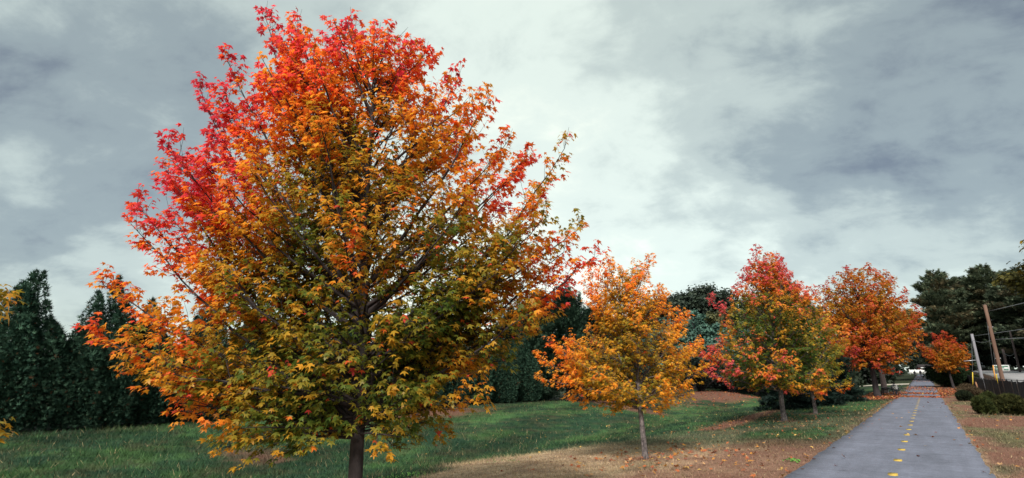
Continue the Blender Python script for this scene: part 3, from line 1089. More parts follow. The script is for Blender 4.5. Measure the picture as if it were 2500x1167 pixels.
# mature orange maple by the bench -------------------------------------
T4 = spot(-3.95, 60.8)
m4 = Maple(
    41, 12.4, 0.27, 2.6, [(2.2, 1.6, 2.0), (2.9, 3.0, 3.3), (4.0, 4.3, 4.3), (5.5, 4.9, 5.2), (7.0, 5.0, 5.3), (8.3, 4.9, 4.9), (9.5, 4.5, 4.5), (10.5, 3.7, 4.0), (11.3, 2.6, 3.2), (12.0, 1.5, 2.0), (12.5, 0.4, 0.5)],
    0.9, 0.9, 62, targets=[(5.4, 0, 7.8), (5.3, 0, 5.9), (4.6, 0, 9.9), (3.0, 0, 11.6), (-4.4, 0, 9.8), (-0.6, 0, 12.3), (1.3, 0, 12.4)],
    sec_gap=0.36, twig_gap=0.24, sec_len=0.95, twig_len=0.42, leaf=0.24, trunk_top=0.8)
m4.salmon = 0.12
m4.colour(lambda x, y, z, o: 0.56 + 0.18 * sstep(0.55, 1.0, o) + 0.06 * sstep(8, 11, z) + 0.14 * np.exp(-((x + 2.4) / 2.0) ** 2 - ((z - 4.4) / 2.2) ** 2), 0.11, 0.05, 0.03)
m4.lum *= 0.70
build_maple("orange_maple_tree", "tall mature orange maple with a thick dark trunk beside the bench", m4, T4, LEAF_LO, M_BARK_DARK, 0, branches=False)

# small orange maple on the right of the path ---------------------------
T5 = spot(2.55, 92.0)
m5 = Maple(
    51, 6.6, 0.16, 1.9, [(1.9, 1.0, 1.0), (2.4, 2.2, 2.0), (3.2, 2.8, 2.5), (4.2, 2.9, 2.6), (5.0, 2.7, 2.3), (5.7, 2.0, 1.6), (6.3, 1.0, 0.9), (6.6, 0.3, 0.3)],
    0.9, 0.9, 30, targets=[(-3.6, 0, 5.9), (-3.2, 0, 5.2), (-1.2, 0, 6.9), (0.2, 0, 7.2), (1.3, 0, 6.6), (2.5, 0, 5.6), (2.7, 0, 4.4)],
    sec_gap=0.34, twig_gap=0.22, sec_len=0.75, twig_len=0.36, leaf=0.25, lean=(-0.05, 0))
m5.colour(lambda x, y, z, o: 0.56 + 0.13 * sstep(0.5, 1.0, o) + 0.14 * sstep(4.0, 6.2, z), 0.07, 0.05, 0.02)
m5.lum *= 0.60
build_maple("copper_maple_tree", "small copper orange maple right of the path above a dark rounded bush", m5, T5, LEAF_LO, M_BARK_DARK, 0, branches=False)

# yellowing maple whose branch tips reach in at the left edge ------------
T0 = spot(-10.0, -1.9)
m0 = Maple(
    61, 4.6, 0.075, 1.0, [(0.8, 0.8, 0.9), (1.3, 1.6, 1.8), (2.2, 2.0, 2.2), (3.2, 1.9, 2.0), (4.0, 1.2, 1.3), (4.6, 0.3, 0.3)],
    0.9, 0.9, 22, targets=[(2.78, 1.62, 3.22), (3.08, 1.65, 1.60)], sec_gap=0.24, twig_gap=0.16, sec_len=0.4, twig_len=0.22, leaf=0.125)
m0.colour(lambda x, y, z, o: 0.28 + 0.14 * sstep(0.5, 1.0, o), 0.08, 0.05, 0.02)
build_maple("yellow_maple_tree", "yellow leaved maple with only its branch tips showing at the left edge", m0, T0, LEAF_MID, M_BARK, 0, branches=False)

# ------------------------------------------------------------------ evergreens and the woods
def rand_col(rng, n, c0, c1, var=0.15):
    u = rng.random((n, 1))
    c = np.array(c0) * (1 - u) + np.array(c1) * u
    return c * rng.uniform(1 - var, 1 + var, (n, 1))


def frond_template():
    V, F = [], []
    for a, l, w in ((-0.75, 0.75, 0.085), (-0.27, 1.0, 0.095), (0.24, 1.08, 0.095), (0.72, 0.80, 0.085)):
        d = np.array([math.sin(a), math.cos(a)])
        p = np.array([d[1], -d[0]])
        b = len(V)
        V += [(*(d * l * 0.2 + p * w * 1.15), 0.02), (*(d * l), -0.05), (*(d * l * 0.2 - p * w * 1.15), 0.02)]
        F += [(b, b + 1, b + 2)]
    return np.array(V, float), np.array(F)


FROND = frond_template()


def arborvitae(seed, H, R, n=26000):
    """dense columnar cedar: many upswept plumes round one axis, clothed in flat sprays"""
    rng = np.random.default_rng(seed)
    K = 34
    rk = np.sqrt(rng.random(K)) * 0.86
    rk[0] = 0.0
    ak = np.arange(K) * 2.39996 + rng.normal(0, 0.3, K)
    hk = H * (1 - 0.62 * rk ** 1.7) * rng.uniform(0.86, 1.04, K)
    hk[0] = H
    wk = rng.uniform(0.42, 0.66, K)
    k = rng.choice(K, n, p=(hk * wk) / (hk * wk).sum())
    u = rng.random(n) ** 0.95
    z = 0.08 + u * (hk[k] - 0.1)
    ax = rk[k] * R * (0.72 + 0.28 * np.sin(np.pi * np.clip(u * 0.8 + 0.1, 0, 1)))
    pw = wk[k] * np.interp(u, [0, 0.1, 0.5, 0.8, 1.0], [0.9, 1.0, 0.95, 0.6, 0.06])
    a2 = rng.random(n) * 2 * np.pi
    o2 = np.stack([np.cos(a2), np.sin(a2), 0 * a2], -1)
    rr = pw * (1 - 0.45 * rng.random(n) ** 1.6 + 0.12 * np.clip(rng.normal(0, 1, n), 0, 3))
    pos = np.stack([np.cos(ak[k]) * ax, np.sin(ak[k]) * ax, z], -1) + o2 * rr[:, None]
    out = nrm(o2 + 0.6 * pos * [1, 1, 0] / R)
    el = np.radians(rng.normal(42, 22, n) + 28 * sstep(0.75, 1.0, u))[:, None]
    Y = nrm(out * np.cos(el) + UP * np.sin(el) + rng.normal(0, 0.25, (n, 3)))
    X = nrm(np.cross(Y, rng.normal(0, 1, (n, 3)) + 0.6 * UP))
    Z = np.cross(X, Y)
    sc = rng.uniform(0.09, 0.20, n) * np.where(rng.random(n) < 0.06, 1.6, 1)
    V, F = scatter(*FROND, pos, X, Y, Z, sc)
    c = rand_col(rng, n, (0.014, 0.036, 0.026), (0.042, 0.082, 0.052), 0.25) * rng.uniform(0.7, 1.35, K)[k][:, None]
    brown = rng.random(n) < 0.02
    c[brown] = np.array([0.09, 0.045, 0.025])
    return mesh_np("crown", V, F, M_CONIFER, np.repeat(c, len(FROND[0]), 0))


def trunk_mesh(h, r, bark, seed=0, lean=0.0):
    rng = np.random.default_rng(seed)
    z = np.linspace(-0.15, h, 9)
    p = np.stack([np.cumsum(rng.normal(0, 0.012 * h / 8, 9)) + lean * z, np.cumsum(rng.normal(0, 0.012 * h / 8, 9)), z], -1)
    rr = np.linspace(r, r * 0.25, 9)
    rr[0] *= 1.35
    V, F = tube(p, rr, 8)
    return mesh_np("trunk", V, F, bark, None, True)


ARB = [arborvitae(200 + i, h, r) for i, (h, r) in enumerate(((6.9, 1.95), (6.6, 1.8), (6.1, 1.85), (7.0, 1.9)))]
ARBT = trunk_mesh(4.5, 0.11, M_BARK_DARK, 4)
hedge_rows = [
    (-5.2, 2, 1.0, "dark arborvitae farthest left in the row, behind the yellow branch tips"),
    (-2.0, 3, 0.98, "dark arborvitae between the yellow branch tips and the tallest of the row"),
    (1.3, 1, 1.0, "dark arborvitae at the left frame edge beside the tall rounded one"),
    (4.6, 0, 0.99, "tallest dark arborvitae in full view near the left edge"),
    (7.6, 3, 1.00, "dark arborvitae whose tip rises behind the upper orange branch of the big maple"),
    (9.3, 2, 1.00, "slightly shorter dark arborvitae showing right of the upper orange branch of the big maple"),
    (12.0, 1, 0.97, "dark arborvitae half covered by the lower orange branch of the big maple"),
    (14.8, 2, 1.06, "dark arborvitae against the left edge of the big maple crown"),
    (18.0, 0, 1.0, "dark arborvitae glimpsed through the lower left of the big maple"),
    (21.2, 1, 1.02, "dark arborvitae glimpsed left of the big maple trunk"),
    (24.4, 3, 0.98, "dark arborvitae glimpsed right of the big maple trunk"),
    (27.6, 2, 1.04, "dark arborvitae glimpsed under the right side of the big maple"),
    (30.8, 0, 1.0, "dark arborvitae hidden behind the right edge of the big maple"),
    (34.0, 1, 0.98, "dark arborvitae just right of the big maple crown"),
    (37.0, 2, 1.0, "dark arborvitae between the big maple and the golden maple"),
    (40.0, 3, 0.96, "dark arborvitae just left of the golden maple crown"),
    (43.2, 0, 0.98, "last dark arborvitae behind the golden maple"),
]
rg = np.random.default_rng(77)
for i, (t, v, sc, lab) in enumerate(hedge_rows):
    s = -30.4 + rg.normal(0, 0.25)
    r = thing("arborvitae_tree", lab, "tree", spot(s, t), rg.uniform(0, 6.28), "arborvitae in the screen row")
    r.scale = (sc * rg.uniform(1.02, 1.14), sc * 1.08, sc)
    link("trunk", ARBT, r)
    link("crown", ARB[v], r)["kind"] = "stuff"

_q = np.array([(-0.5, 0, 0), (0, 0.62, 0.08), (0.5, 0, 0), (0, -0.62, 0.08)], float)
QUAD = (_q, np.array([(0, 1, 2, 3)]))


def broadleaf(seed, H, R, z0, c0, c1, n=9000, leaf=0.34, clumps=46, flat=0.75, acc=None):
    """crown of many leaf clumps with gaps between them; returns crown, limbs"""
    rng = np.random.default_rng(seed)
    hc, zc = (H - z0) / 2, (H + z0) / 2
    a = rng.normal(0, 1, (clumps, 3))
    a = nrm(a)
    a[:, 2] = a[:, 2] * 0.9 + 0.1
    rad = rng.uniform(0.55, 0.95, clumps)[:, None]
    sh = np.array([R, R, hc])
    cc = a * rad * sh * rng.uniform(0.85, 1.08, (clumps, 1)) + UP * zc
    cr = rng.uniform(0.20, 0.36, clumps) * R
    k = rng.integers(0, clumps, n)
    d = nrm(rng.normal(0, 1, (n, 3)))
    d[:, 2] = np.where(rng.random(n) < 0.72, np.abs(d[:, 2]), d[:, 2])
    rr = cr[k] * rng.random(n) ** 0.4 * (1 + 0.35 * rng.normal(0, 0.5, n))
    pos = cc[k] + d * rr[:, None] * [1, 1, flat]
    Z = nrm(d + UP * 0.5 + rng.normal(0, 0.45, (n, 3)))
    Y = nrm(np.cross(Z, rng.normal(0, 1, (n, 3))))
    X = np.cross(Y, Z)
    V, F = scatter(*QUAD, pos, X, Y, Z, leaf * rng.uniform(0.6, 1.3, n))
    c = rand_col(rng, n, c0, c1, 0.2)
    cv = rng.uniform(0.75, 1.3, clumps)[k][:, None]
    c = c * cv
    if acc is not None:
        on = (rng.random(clumps) < 0.3)[k] & (rng.random(n) < 0.6)
        c[on] = rand_col(rng, int(on.sum()), acc, acc, 0.3)
    crown = mesh_np("crown", V, F, M_FOLIAGE, np.repeat(c, 4, 0))
    st = np.array([0, 0, z0 * 0.7])
    P = np.stack([bez(st + UP * rng.uniform(0, hc * .6), (st + p) / 2 + UP * 0.2 * hc, p, 6) for p in cc[:22]])
    V, F = tubes(P, np.tile(np.linspace(0.035 * R, 0.01 * R, 6), (22, 1)), 5)
    limbs = mesh_np("branches", V, F, M_BARK_DARK)
    return crown, limbs


def pine(seed, H, R, z0, c0, c1, n=11000, needle=0.55, droop=0.1, acc=None, whorl=0.85, power=0.8, flatness=0.16):
    """conifer with tiered boughs carrying flattened plates of needle sprays"""
    rng = np.random.default_rng(seed)
    B, D, Ls = [], [], []
    z = z0
    while z < H - 0.3:
        f = (z - z0) / (H - z0)
        L = R * (1 - f) ** power * (0.55 + 0.45 * min(1, f * 4 + 0.4))
        for a in rng.random(5) * 0.5 + np.arange(5) * 1.2566 + rng.random() * 6.28:
            B.append((0, 0, z + rng.normal(0, 0.15)))
            D.append((math.cos(a), math.sin(a), rng.normal(0.12 - droop + 0.5 * f, 0.10)))
            Ls.append(max(L * rng.uniform(0.6, 1.2), 0.25))
        z += whorl * rng.uniform(0.75, 1.25) * (1 - 0.45 * f)
    B, D, Ls = np.array(B), nrm(np.array(D)), np.array(Ls)
    w = Ls ** 1.35
    k = rng.choice(len(B), n, p=w / w.sum())
    u = 0.22 + 0.8 * rng.random(n) ** 0.75
    side = nrm(np.cross(D[k], UP))
    lat = rng.normal(0, 0.30, n) * Ls[k] * (0.35 + 0.5 * (1 - np.abs(u - 0.6)))
    pos = B[k] + D[k] * (Ls[k] * u)[:, None] + side * (lat * 0.75)[:, None] + UP * (rng.normal(0, flatness, n) + 0.10 * u * u * Ls[k] * (1 if droop < 0.2 else -1.2))[:, None]
    Y = nrm(D[k] * 0.7 + side * np.sign(lat)[:, None] * rng.uniform(0.2, 0.9, (n, 1)) + UP * rng.uniform(-0.1, 0.55, (n, 1)))
    X = nrm(np.cross(Y, UP + rng.normal(0, 0.7, (n, 3))))
    Z = np.cross(X, Y)
    V, F = scatter(*FROND, pos, X, Y, Z, needle * rng.uniform(0.6, 1.2, n))
    c = rand_col(rng, n, c0, c1, 0.25)
    bv = rng.uniform(0.7, 1.35, len(B))[k][:, None]
    c = c * bv
    if acc is not None:
        on = (rng.random(len(B)) < 0.28)[k] & (rng.random(n) < 0.7)
        c[on] = rand_col(rng, int(on.sum()), acc, acc, 0.3)
    crown = mesh_np("crown", V, F, M_PINE, np.repeat(c, len(FROND[0]), 0))
    P = np.stack([bez(b, b + d * l * .5, b + d * l + UP * .06 * l, 5) for b, d, l in zip(B, D, Ls)])
    V, F = tubes(P, np.tile(np.linspace(0.045, 0.012, 5), (len(B), 1)) * (H / 14), 4)
    limbs = mesh_np("branches", V, F, M_BARK_DARK)
    return crown, limbs


def wood_tree(name, label, at, meshes, trunk, rz=0.0, sc=(1, 1, 1), group=None):
    s, t = to_st(*at)
    r = thing(name, label, "tree", (at[0], at[1], float(G(s, t))), rz, group)
    r.scale = sc
    link("trunk", trunk, r)
    link("crown", meshes[0], r)["kind"] = "stuff"
    link("branches", meshes[1], r)["kind"] = "stuff"
    return r


DK0, DK1 = (0.016, 0.027, 0.022), (0.046, 0.064, 0.042)
BL_DARK = broadleaf(301, 17, 6.0, 3.0, DK0, DK1, 11000, 0.36, 60)
BL_DARK2 = broadleaf(302, 15, 5.0, 2.5, (0.018, 0.030, 0.024), (0.050, 0.072, 0.046), 10000, 0.34, 52)
BL_OLIVE = broadleaf(303, 14, 4.8, 2.0, (0.050, 0.058, 0.028), (0.130, 0.130, 0.055), 10000, 0.34, 52)
BL_BLUE = broadleaf(304, 9.6, 3.6, 0.6, (0.034, 0.080, 0.068), (0.090, 0.175, 0.130), 9500, 0.26, 56)
BL_GOLD = broadleaf(305, 21, 6.5, 4.0, (0.045, 0.046, 0.014), (0.13, 0.11, 0.025), 14000, 0.40, 60, acc=(0.26, 0.17, 0.02))
BL_BUSH = broadleaf(306, 3.4, 3.0, 0.0, (0.006, 0.011, 0.010), (0.016, 0.024, 0.02), 7000, 0.2, 40)
PN_BIG = pine(311, 20, 6.4, 4.2, (0.045, 0.070, 0.046), (0.150, 0.175, 0.105), 28000, 0.55, 0.06, (0.15, 0.125, 0.07), 1.15, 0.50, 0.20)
PN_MID = pine(312, 17, 5.4, 3.0, (0.038, 0.060, 0.042), (0.120, 0.145, 0.090), 25000, 0.50, 0.08, (0.13, 0.11, 0.07), 1.05, 0.55, 0.20)
PN_DARK = pine(313, 15, 4.8, 1.2, (0.020, 0.032, 0.026), (0.052, 0.070, 0.050), 20000, 0.62, 0.12, None, 0.9, 0.6, 0.3)
PN_TALL = pine(314, 10.8, 3.3, 1.0, (0.014, 0.032, 0.022), (0.040, 0.072, 0.046), 16000, 0.36, 0.0, None, 0.55, 0.5, 0.25)
SPRUCE = pine(315, 4.2, 2.0, 0.05, (0.007, 0.016, 0.013), (0.018, 0.034, 0.026), 11000, 0.24, 0.24, None, 0.30, 0.72, 0.10)
SPRUCE2 = pine(316, 2.8, 2.1, 0.02, (0.006, 0.014, 0.012), (0.015, 0.029, 0.023), 9000, 0.22, 0.22, None, 0.24, 0.6, 0.10)
TR_BIG = trunk_mesh(13, 0.36, M_BARK_DARK, 5)
TR_MID = trunk_mesh(9, 0.24, M_BARK_DARK, 6)
TR_SM = trunk_mesh(2.6, 0.10, M_BARK_DARK, 7)

# left half of the background
wood_tree("pine_tree", "slim green pine topping the hedge behind the golden maple's left side", (5.4, 51.5), PN_TALL, TR_MID, 0.4)
wood_tree("pine_tree", "slim pine in the gap between the big maple and the golden maple", (2.7, 53.5), PN_TALL, TR_MID, 1.1, (1, 1, 0.97))
wood_tree("pine_tree", "shorter slim pine behind the right edge of the big maple", (0.4, 55.5), PN_TALL, TR_MID, 3.1, (1.1, 1.1, 0.86))
wood_tree("pine_tree", "second slim pine close behind the golden maple crown", (8.6, 55), PN_TALL, TR_MID, 2.0, (1.1, 1.1, 0.86))
wood_tree("oak_tree", "round dark oak on the skyline right of the golden maple", (29.5, 86), BL_DARK, TR_BIG, 0.5)
wood_tree("oak_tree", "dark oak on the skyline left of the salmon red maple", (36.5, 90), BL_DARK2, TR_BIG, 1.9, (1.1, 1.1, 1.1))
wood_tree("oak_tree", "olive brown oak below the skyline between the golden and salmon red maples", (29.5, 72), BL_OLIVE, TR_BIG, 2.9, (0.85, 0.85, 0.88))
wood_tree("oak_tree", "dark oak behind the golden maple's crown", (18.5, 80), BL_DARK2, TR_BIG, 4.0, (1, 1, 0.82))
wood_tree("oak_tree", "dark oak hidden behind the salmon red maple", (45, 92), BL_DARK, TR_BIG, 5.0, (1, 1, 0.95))
wood_tree("blue_green_tree", "blue green bushy tree filling the gap between golden and salmon red maples", (21.8, 62), BL_BLUE, TR_MID, 0.2)
wood_tree("oak_tree", "dark oak in the middle of the skyline between the golden and salmon red maples", (33.2, 83), BL_DARK, TR_BIG, 3.6, (0.95, 0.95, 1.0))
wood_tree("oak_tree", "dark oak standing just left of the skyline gap behind the golden maple's right shoulder", (24.6, 84), BL_DARK, TR_BIG, 1.2, (0.95, 0.95, 0.92))
wood_tree("oak_tree", "second olive brown oak close behind the salmon red maple's left side", (34.0, 74), BL_OLIVE, TR_BIG, 0.4, (0.9, 0.9, 0.9))
wood_tree("blue_green_tree", "blue green tree close behind the salmon red maple's left edge", (26.2, 63), BL_BLUE, TR_MID, 4.2, (1.0, 1.0, 0.85))
wood_tree("oak_tree", "dark oak hidden behind the golden maple", (11.5, 66), BL_DARK2, TR_BIG, 0.7, (0.9, 0.9, 0.66))
wood_tree("blue_green_tree", "smaller blue green tree half hidden by the golden maple", (17.2, 60), BL_BLUE, TR_MID, 2.2, (0.9, 0.9, 0.8))
for x, y, rz, sc, lab in ((20.5, 57.5, 0.3, 1.0, "black green bush at the back of the lawn left of the salmon red maple"),
                          (25.5, 61.5, 1.7, 1.05, "black green bush behind the salmon red maple's left side"),
                          (13.5, 56.0, 2.9, 0.95, "black green bush behind the golden maple's trunk"),
                          (7.8, 53.5, 4.0, 0.9, "black green bush at the end of the arborvitae row"),
                          (31.5, 66.0, 5.0, 1.15, "black green bush hidden behind the salmon red maple")):
    s, t = to_st(x, y)
    r = thing("dark_bush", lab, "bush", (x, y, float(G(s, t))), rz, "dark bushes at the back of the lawn")
    r.scale = (sc, sc, sc)
    link("foliage", BL_BUSH[0], r)["kind"] = "stuff"
    link("branches", BL_BUSH[1], r)["kind"] = "stuff"
for x, y, rz, sc, lab in ((39.5, 76, 0.2, (1, 1, 0.98), "dark pine peeping over the left shoulder of the tall orange maple"),
                          (44.5, 82, 1.2, (1, 1, 1.0), "dark pine behind the top left of the tall orange maple"),
                          (52, 88, 2.3, (1, 1, 0.8), "dark pine behind the middle of the tall orange maple")):
    wood_tree("pine_tree", lab, (x, y), PN_MID, TR_BIG, rz, sc)
# dark evergreen row between the salmon maple and the bench
for i, (s, t, m, sc, lab) in enumerate((
        (-7.4, 38.8, SPRUCE2, 0.95, "low dark spruce directly behind the half hidden green maple's trunk"),
        (-6.5, 42.0, SPRUCE2, 1.05, "low dark spruce second in the row toward the bench"),
        (-6.2, 45.6, SPRUCE, 0.85, "dark spruce in the middle of the row toward the bench"),
        (-6.0, 49.6, SPRUCE, 1.06, "tallest dark spruce left of the thick dark maple trunk"),
        (-7.0, 54.0, SPRUCE, 1.05, "dark spruce nearest the thick dark maple trunk"))):
    r = thing("spruce_tree", lab, "tree", spot(s, t), i * 1.3, "dark spruces between the maples and the bench")
    r.scale = (sc, sc, sc)
    link("trunk", TR_SM, r)
    link("crown", m[0], r)["kind"] = "stuff"
    link("branches", m[1], r)["kind"] = "stuff"

# right half: pines over the road and the trees closing the path
for nm, s, t, m, sc, rz, lab in (
        ("pine_tree", 4.2, 128, PN_BIG, (1.0, 1.0, 1.02), 0.3, "great spreading pine with rusty boughs above the copper maple"),
        ("pine_tree", 11.5, 130, PN_BIG, (1.0, 1.0, 0.94), 2.1, "great pine just right of the tallest spreading pine"),
        ("pine_tree", 18.5, 118, PN_MID, (1.1, 1.1, 0.90), 1.0, "pine over the brown pole's left side"),
        ("pine_tree", 21.5, 106, PN_MID, (1.1, 1.1, 0.82), 4.0, "dark pine over the grey roadside behind the brown pole"),
        ("pine_tree", 16.8, 142, PN_DARK, (1.3, 1.3, 1.05), 2.0, "black pine low behind the yellow guy guards"),
        ("pine_tree", 18.6, 126, PN_DARK, (1.25, 1.25, 0.95), 5.0, "black pine behind the white and green sign"),
        ("pine_tree", 19.0, 112, PN_DARK, (1.2, 1.2, 0.9), 3.0, "black pine behind the short dark pole"),
        ("pine_tree", 19.5, 99, PN_DARK, (1.2, 1.2, 0.9), 0.6, "black pine at the right edge behind the hydrant"),
        ("pine_tree", 8.0, 136, PN_MID, (1.2, 1.2, 1.05), 0.8, "pine filling the gap between the two great pines"),
        ("pine_tree", 14.5, 122, PN_MID, (1.2, 1.2, 0.98), 3.8, "pine between the great pines and the brown pole"),
        ("pine_tree", 23.5, 122, PN_BIG, (1.0, 1.0, 0.88), 3.3, "tall pine rising behind the olive gold oak"),
        ("oak_tree", -15.5, 78, BL_DARK2, (0.9, 0.9, 0.5), 2.2, "low dark tree behind the thick dark maple trunk"),
        ("oak_tree", -21, 88, BL_DARK, (1.0, 1.0, 0.6), 3.6, "low dark tree behind the tallest dark spruce"),
        ("oak_tree", -6.6, 134, BL_DARK2, (0.6, 0.6, 0.42), 4.4, "small dark tree overhanging the left edge of the far path"),
        ("oak_tree", -9.5, 206, BL_DARK2, (1.1, 1.1, 0.9), 2.7, "dark tree filling the gap left of the far white fence"),
        ("pine_tree", 5.6, 150, PN_DARK, (1.3, 1.3, 1.0), 1.3, "black pine right of the far end of the path"),
        ("pine_tree", 5.5, 172, PN_DARK, (1.3, 1.3, 1.1), 1.9, "black pine beside the far white fence"),
        ("pine_tree", 9.5, 160, PN_DARK, (1.3, 1.3, 1.0), 2.9, "black pine deep behind the copper maple"),
        ("oak_tree", 17.0, 92, BL_GOLD, (1.0, 1.0, 0.94), 0.9, "olive gold oak rising at the right edge of the picture"),
        ("oak_tree", 23.5, 106, BL_OLIVE, (1.2, 1.2, 1.35), 2.2, "olive brown oak at the right edge behind the olive gold one"),
        ("oak_tree", -8.5, 120, BL_DARK2, (0.9, 0.9, 0.62), 0.2, "low dark tree left of the path beyond the driveway"),
        ("oak_tree", -7.8, 146, BL_DARK2, (0.9, 0.9, 0.72), 3.2, "dark tree left of the two distant walkers"),
        ("oak_tree", -8.5, 176, BL_DARK, (1.0, 1.0, 0.8), 1.2, "dark tree left of the far white fence"),
        ("oak_tree", -3.0, 250, BL_DARK, (1.3, 1.3, 1.0), 2.2, "dark tree closing the view beyond the far white fence"),
        ("oak_tree", 6.0, 255, BL_DARK, (1.3, 1.3, 1.05), 4.2, "dark tree beyond the right end of the far white fence"),
        ("oak_tree", -13, 240, BL_DARK2, (1.4, 1.4, 1.1), 0.8, "dark tree beyond the left end of the far white fence"),
        ("oak_tree", -14.5, 100, BL_DARK2, (1.0, 1.0, 0.75), 5.2, "dark tree behind the bench and the paler trunk")):
    wood_tree(nm, lab, W(s, t), m, TR_BIG, rz, sc)

# far woods reading as one mass all round the park
def far_woods():
    rng = np.random.default_rng(9)
    n = 26000
    ang = rng.random(n) * 2 * np.pi
    rad = rng.uniform(300, 380, n)
    h = 11 + 5 * NZ.fbm(ang * 14, ang * 0 + 2, 3)
    x, y = np.sin(ang) * rad, np.cos(ang) * rad
    s, t = to_st(x, y)
    z = G(s, t) + h * rng.random(n) ** 0.8
    # behind the arborvitae only open sky shows above the hedge
    pos = np.stack([x, y, z], -1)
    Z = nrm(rng.normal(0, 1, (n, 3)) + np.stack([-x, -y, 0 * x], -1) / 300)
    Y = nrm(np.cross(Z, rng.normal(0, 1, (n, 3))))
    X = np.cross(Y, Z)
    V, F = scatter(*QUAD, pos, X, Y, Z, rng.uniform(1.4, 3.0, n))
    return mesh_np("woods", V, F, M_FOLIAGE, np.repeat(rand_col(rng, n, DK0, DK1, .3), 4, 0))


tag(link("woods", far_woods()), "dark far woods closing the horizon", None, None, "stuff")

def undergrowth():
    rng = np.random.default_rng(14)
    P = []
    for s0, s1, t0, t1, h, n in ((-60, -4.6, 116, 128, 4.2, 9000), (-50, -8, 90, 98, 3.2, 5000), (4.6, 7.0, 118, 200, 3.0, 5000), (15, 45, 110, 150, 4.0, 6000), (-4.5, 6, 236, 242, 6, 3000), (-30, -4.8, 186, 204, 9.5, 5000), (-16, -5.2, 134, 150, 6.5, 4000), (17.5, 40, 85, 110, 2.6, 5000)):
        s, t = rng.uniform(s0, s1, n), rng.uniform(t0, t1, n)
        hh = h * (0.45 + 0.9 * NZ.fbm(s * 0.4, t * 0.4 + 50, 3))
        x, y = W(s, t)
        P.append(np.stack([x, y, G(s, t) + hh * rng.random(n) ** 0.7], -1))
    P = np.concatenate(P)
    n = len(P)
    Z = nrm(rng.normal(0, 1, (n, 3)) + UP * 0.6)
    Y = nrm(np.cross(Z, rng.normal(0, 1, (n, 3))))
    X = np.cross(Y, Z)
    V, F = scatter(*QUAD, P, X, Y, Z, rng.uniform(0.35, 0.8, n))
    return mesh_np("undergrowth", V, F, M_FOLIAGE, np.repeat(rand_col(rng, n, (0.010, 0.018, 0.013), (0.030, 0.042, 0.026), .3), 4, 0))


tag(link("undergrowth", undergrowth()), "dark undergrowth at the foot of the far trees", None, None, "stuff")

# second trunk by the bench belongs to a tree of its own
T4B = spot(-3.85, 70.5)
m4b = broadleaf(330, 11.0, 4.2, 3.2, (0.05, 0.05, 0.014), (0.22, 0.12, 0.02), 8000, 0.34, 46, acc=(0.45, 0.14, 0.03))
r = thing("maple_tree", "paler brown trunked tree standing behind the bench and the orange maple", "tree", T4B)
link("trunk", trunk_mesh(7, 0.32, M_POLE_DARK, 12), r)
link("crown", m4b[0], r)["kind"] = "stuff"
link("branches", m4b[1], r)["kind"] = "stuff"

# shrubs right of the path ---------------------------------------------
def shrub(seed, R, H, c0, c1, n=6500, leaf=0.075, lumps=16):
    rng = np.random.default_rng(seed)
    a = nrm(rng.normal(0, 1, (lumps, 3)))
    a[:, 2] = np.abs(a[:, 2])
    cc = a * np.array([R * .55, R * .55, H * .5]) + UP * H * 0.34
    k = rng.integers(0, lumps, n)
    d = nrm(rng.normal(0, 1, (n, 3)))
    pos = cc[k] + d * (rng.random((n, 1)) ** 0.35) * np.array([R * .5, R * .5, H * .34])
    pos[:, 2] = np.abs(pos[:, 2])
    Z = nrm(d + UP * .3 + rng.normal(0, .5, (n, 3)))
    Y = nrm(UP * 0.7 + d + rng.normal(0, .5, (n, 3)))
    X = nrm(np.cross(Y, Z))
    Z = np.cross(X, Y)
    V, F = scatter(*FROND, pos, X, Y, Z, leaf * rng.uniform(.7, 1.5, n) * 1.6)
    c = rand_col(rng, n, c0, c1, .25) * rng.uniform(.8, 1.25, lumps)[k][:, None]
    crown = mesh_np("foliage", V, F, M_CONIFER, np.repeat(c, len(FROND[0]), 0))
    m = 14
    P = np.stack([bez(np.array([0, 0, -.03]), p * [0.5, 0.5, 0.3], p, 5) for p in cc[rng.integers(0, lumps, m)]])
    V, F = tubes(P, np.tile(np.linspace(.02, .006, 5), (m, 1)), 4)
    return crown, mesh_np("stems", V, F, M_BARK_DARK)


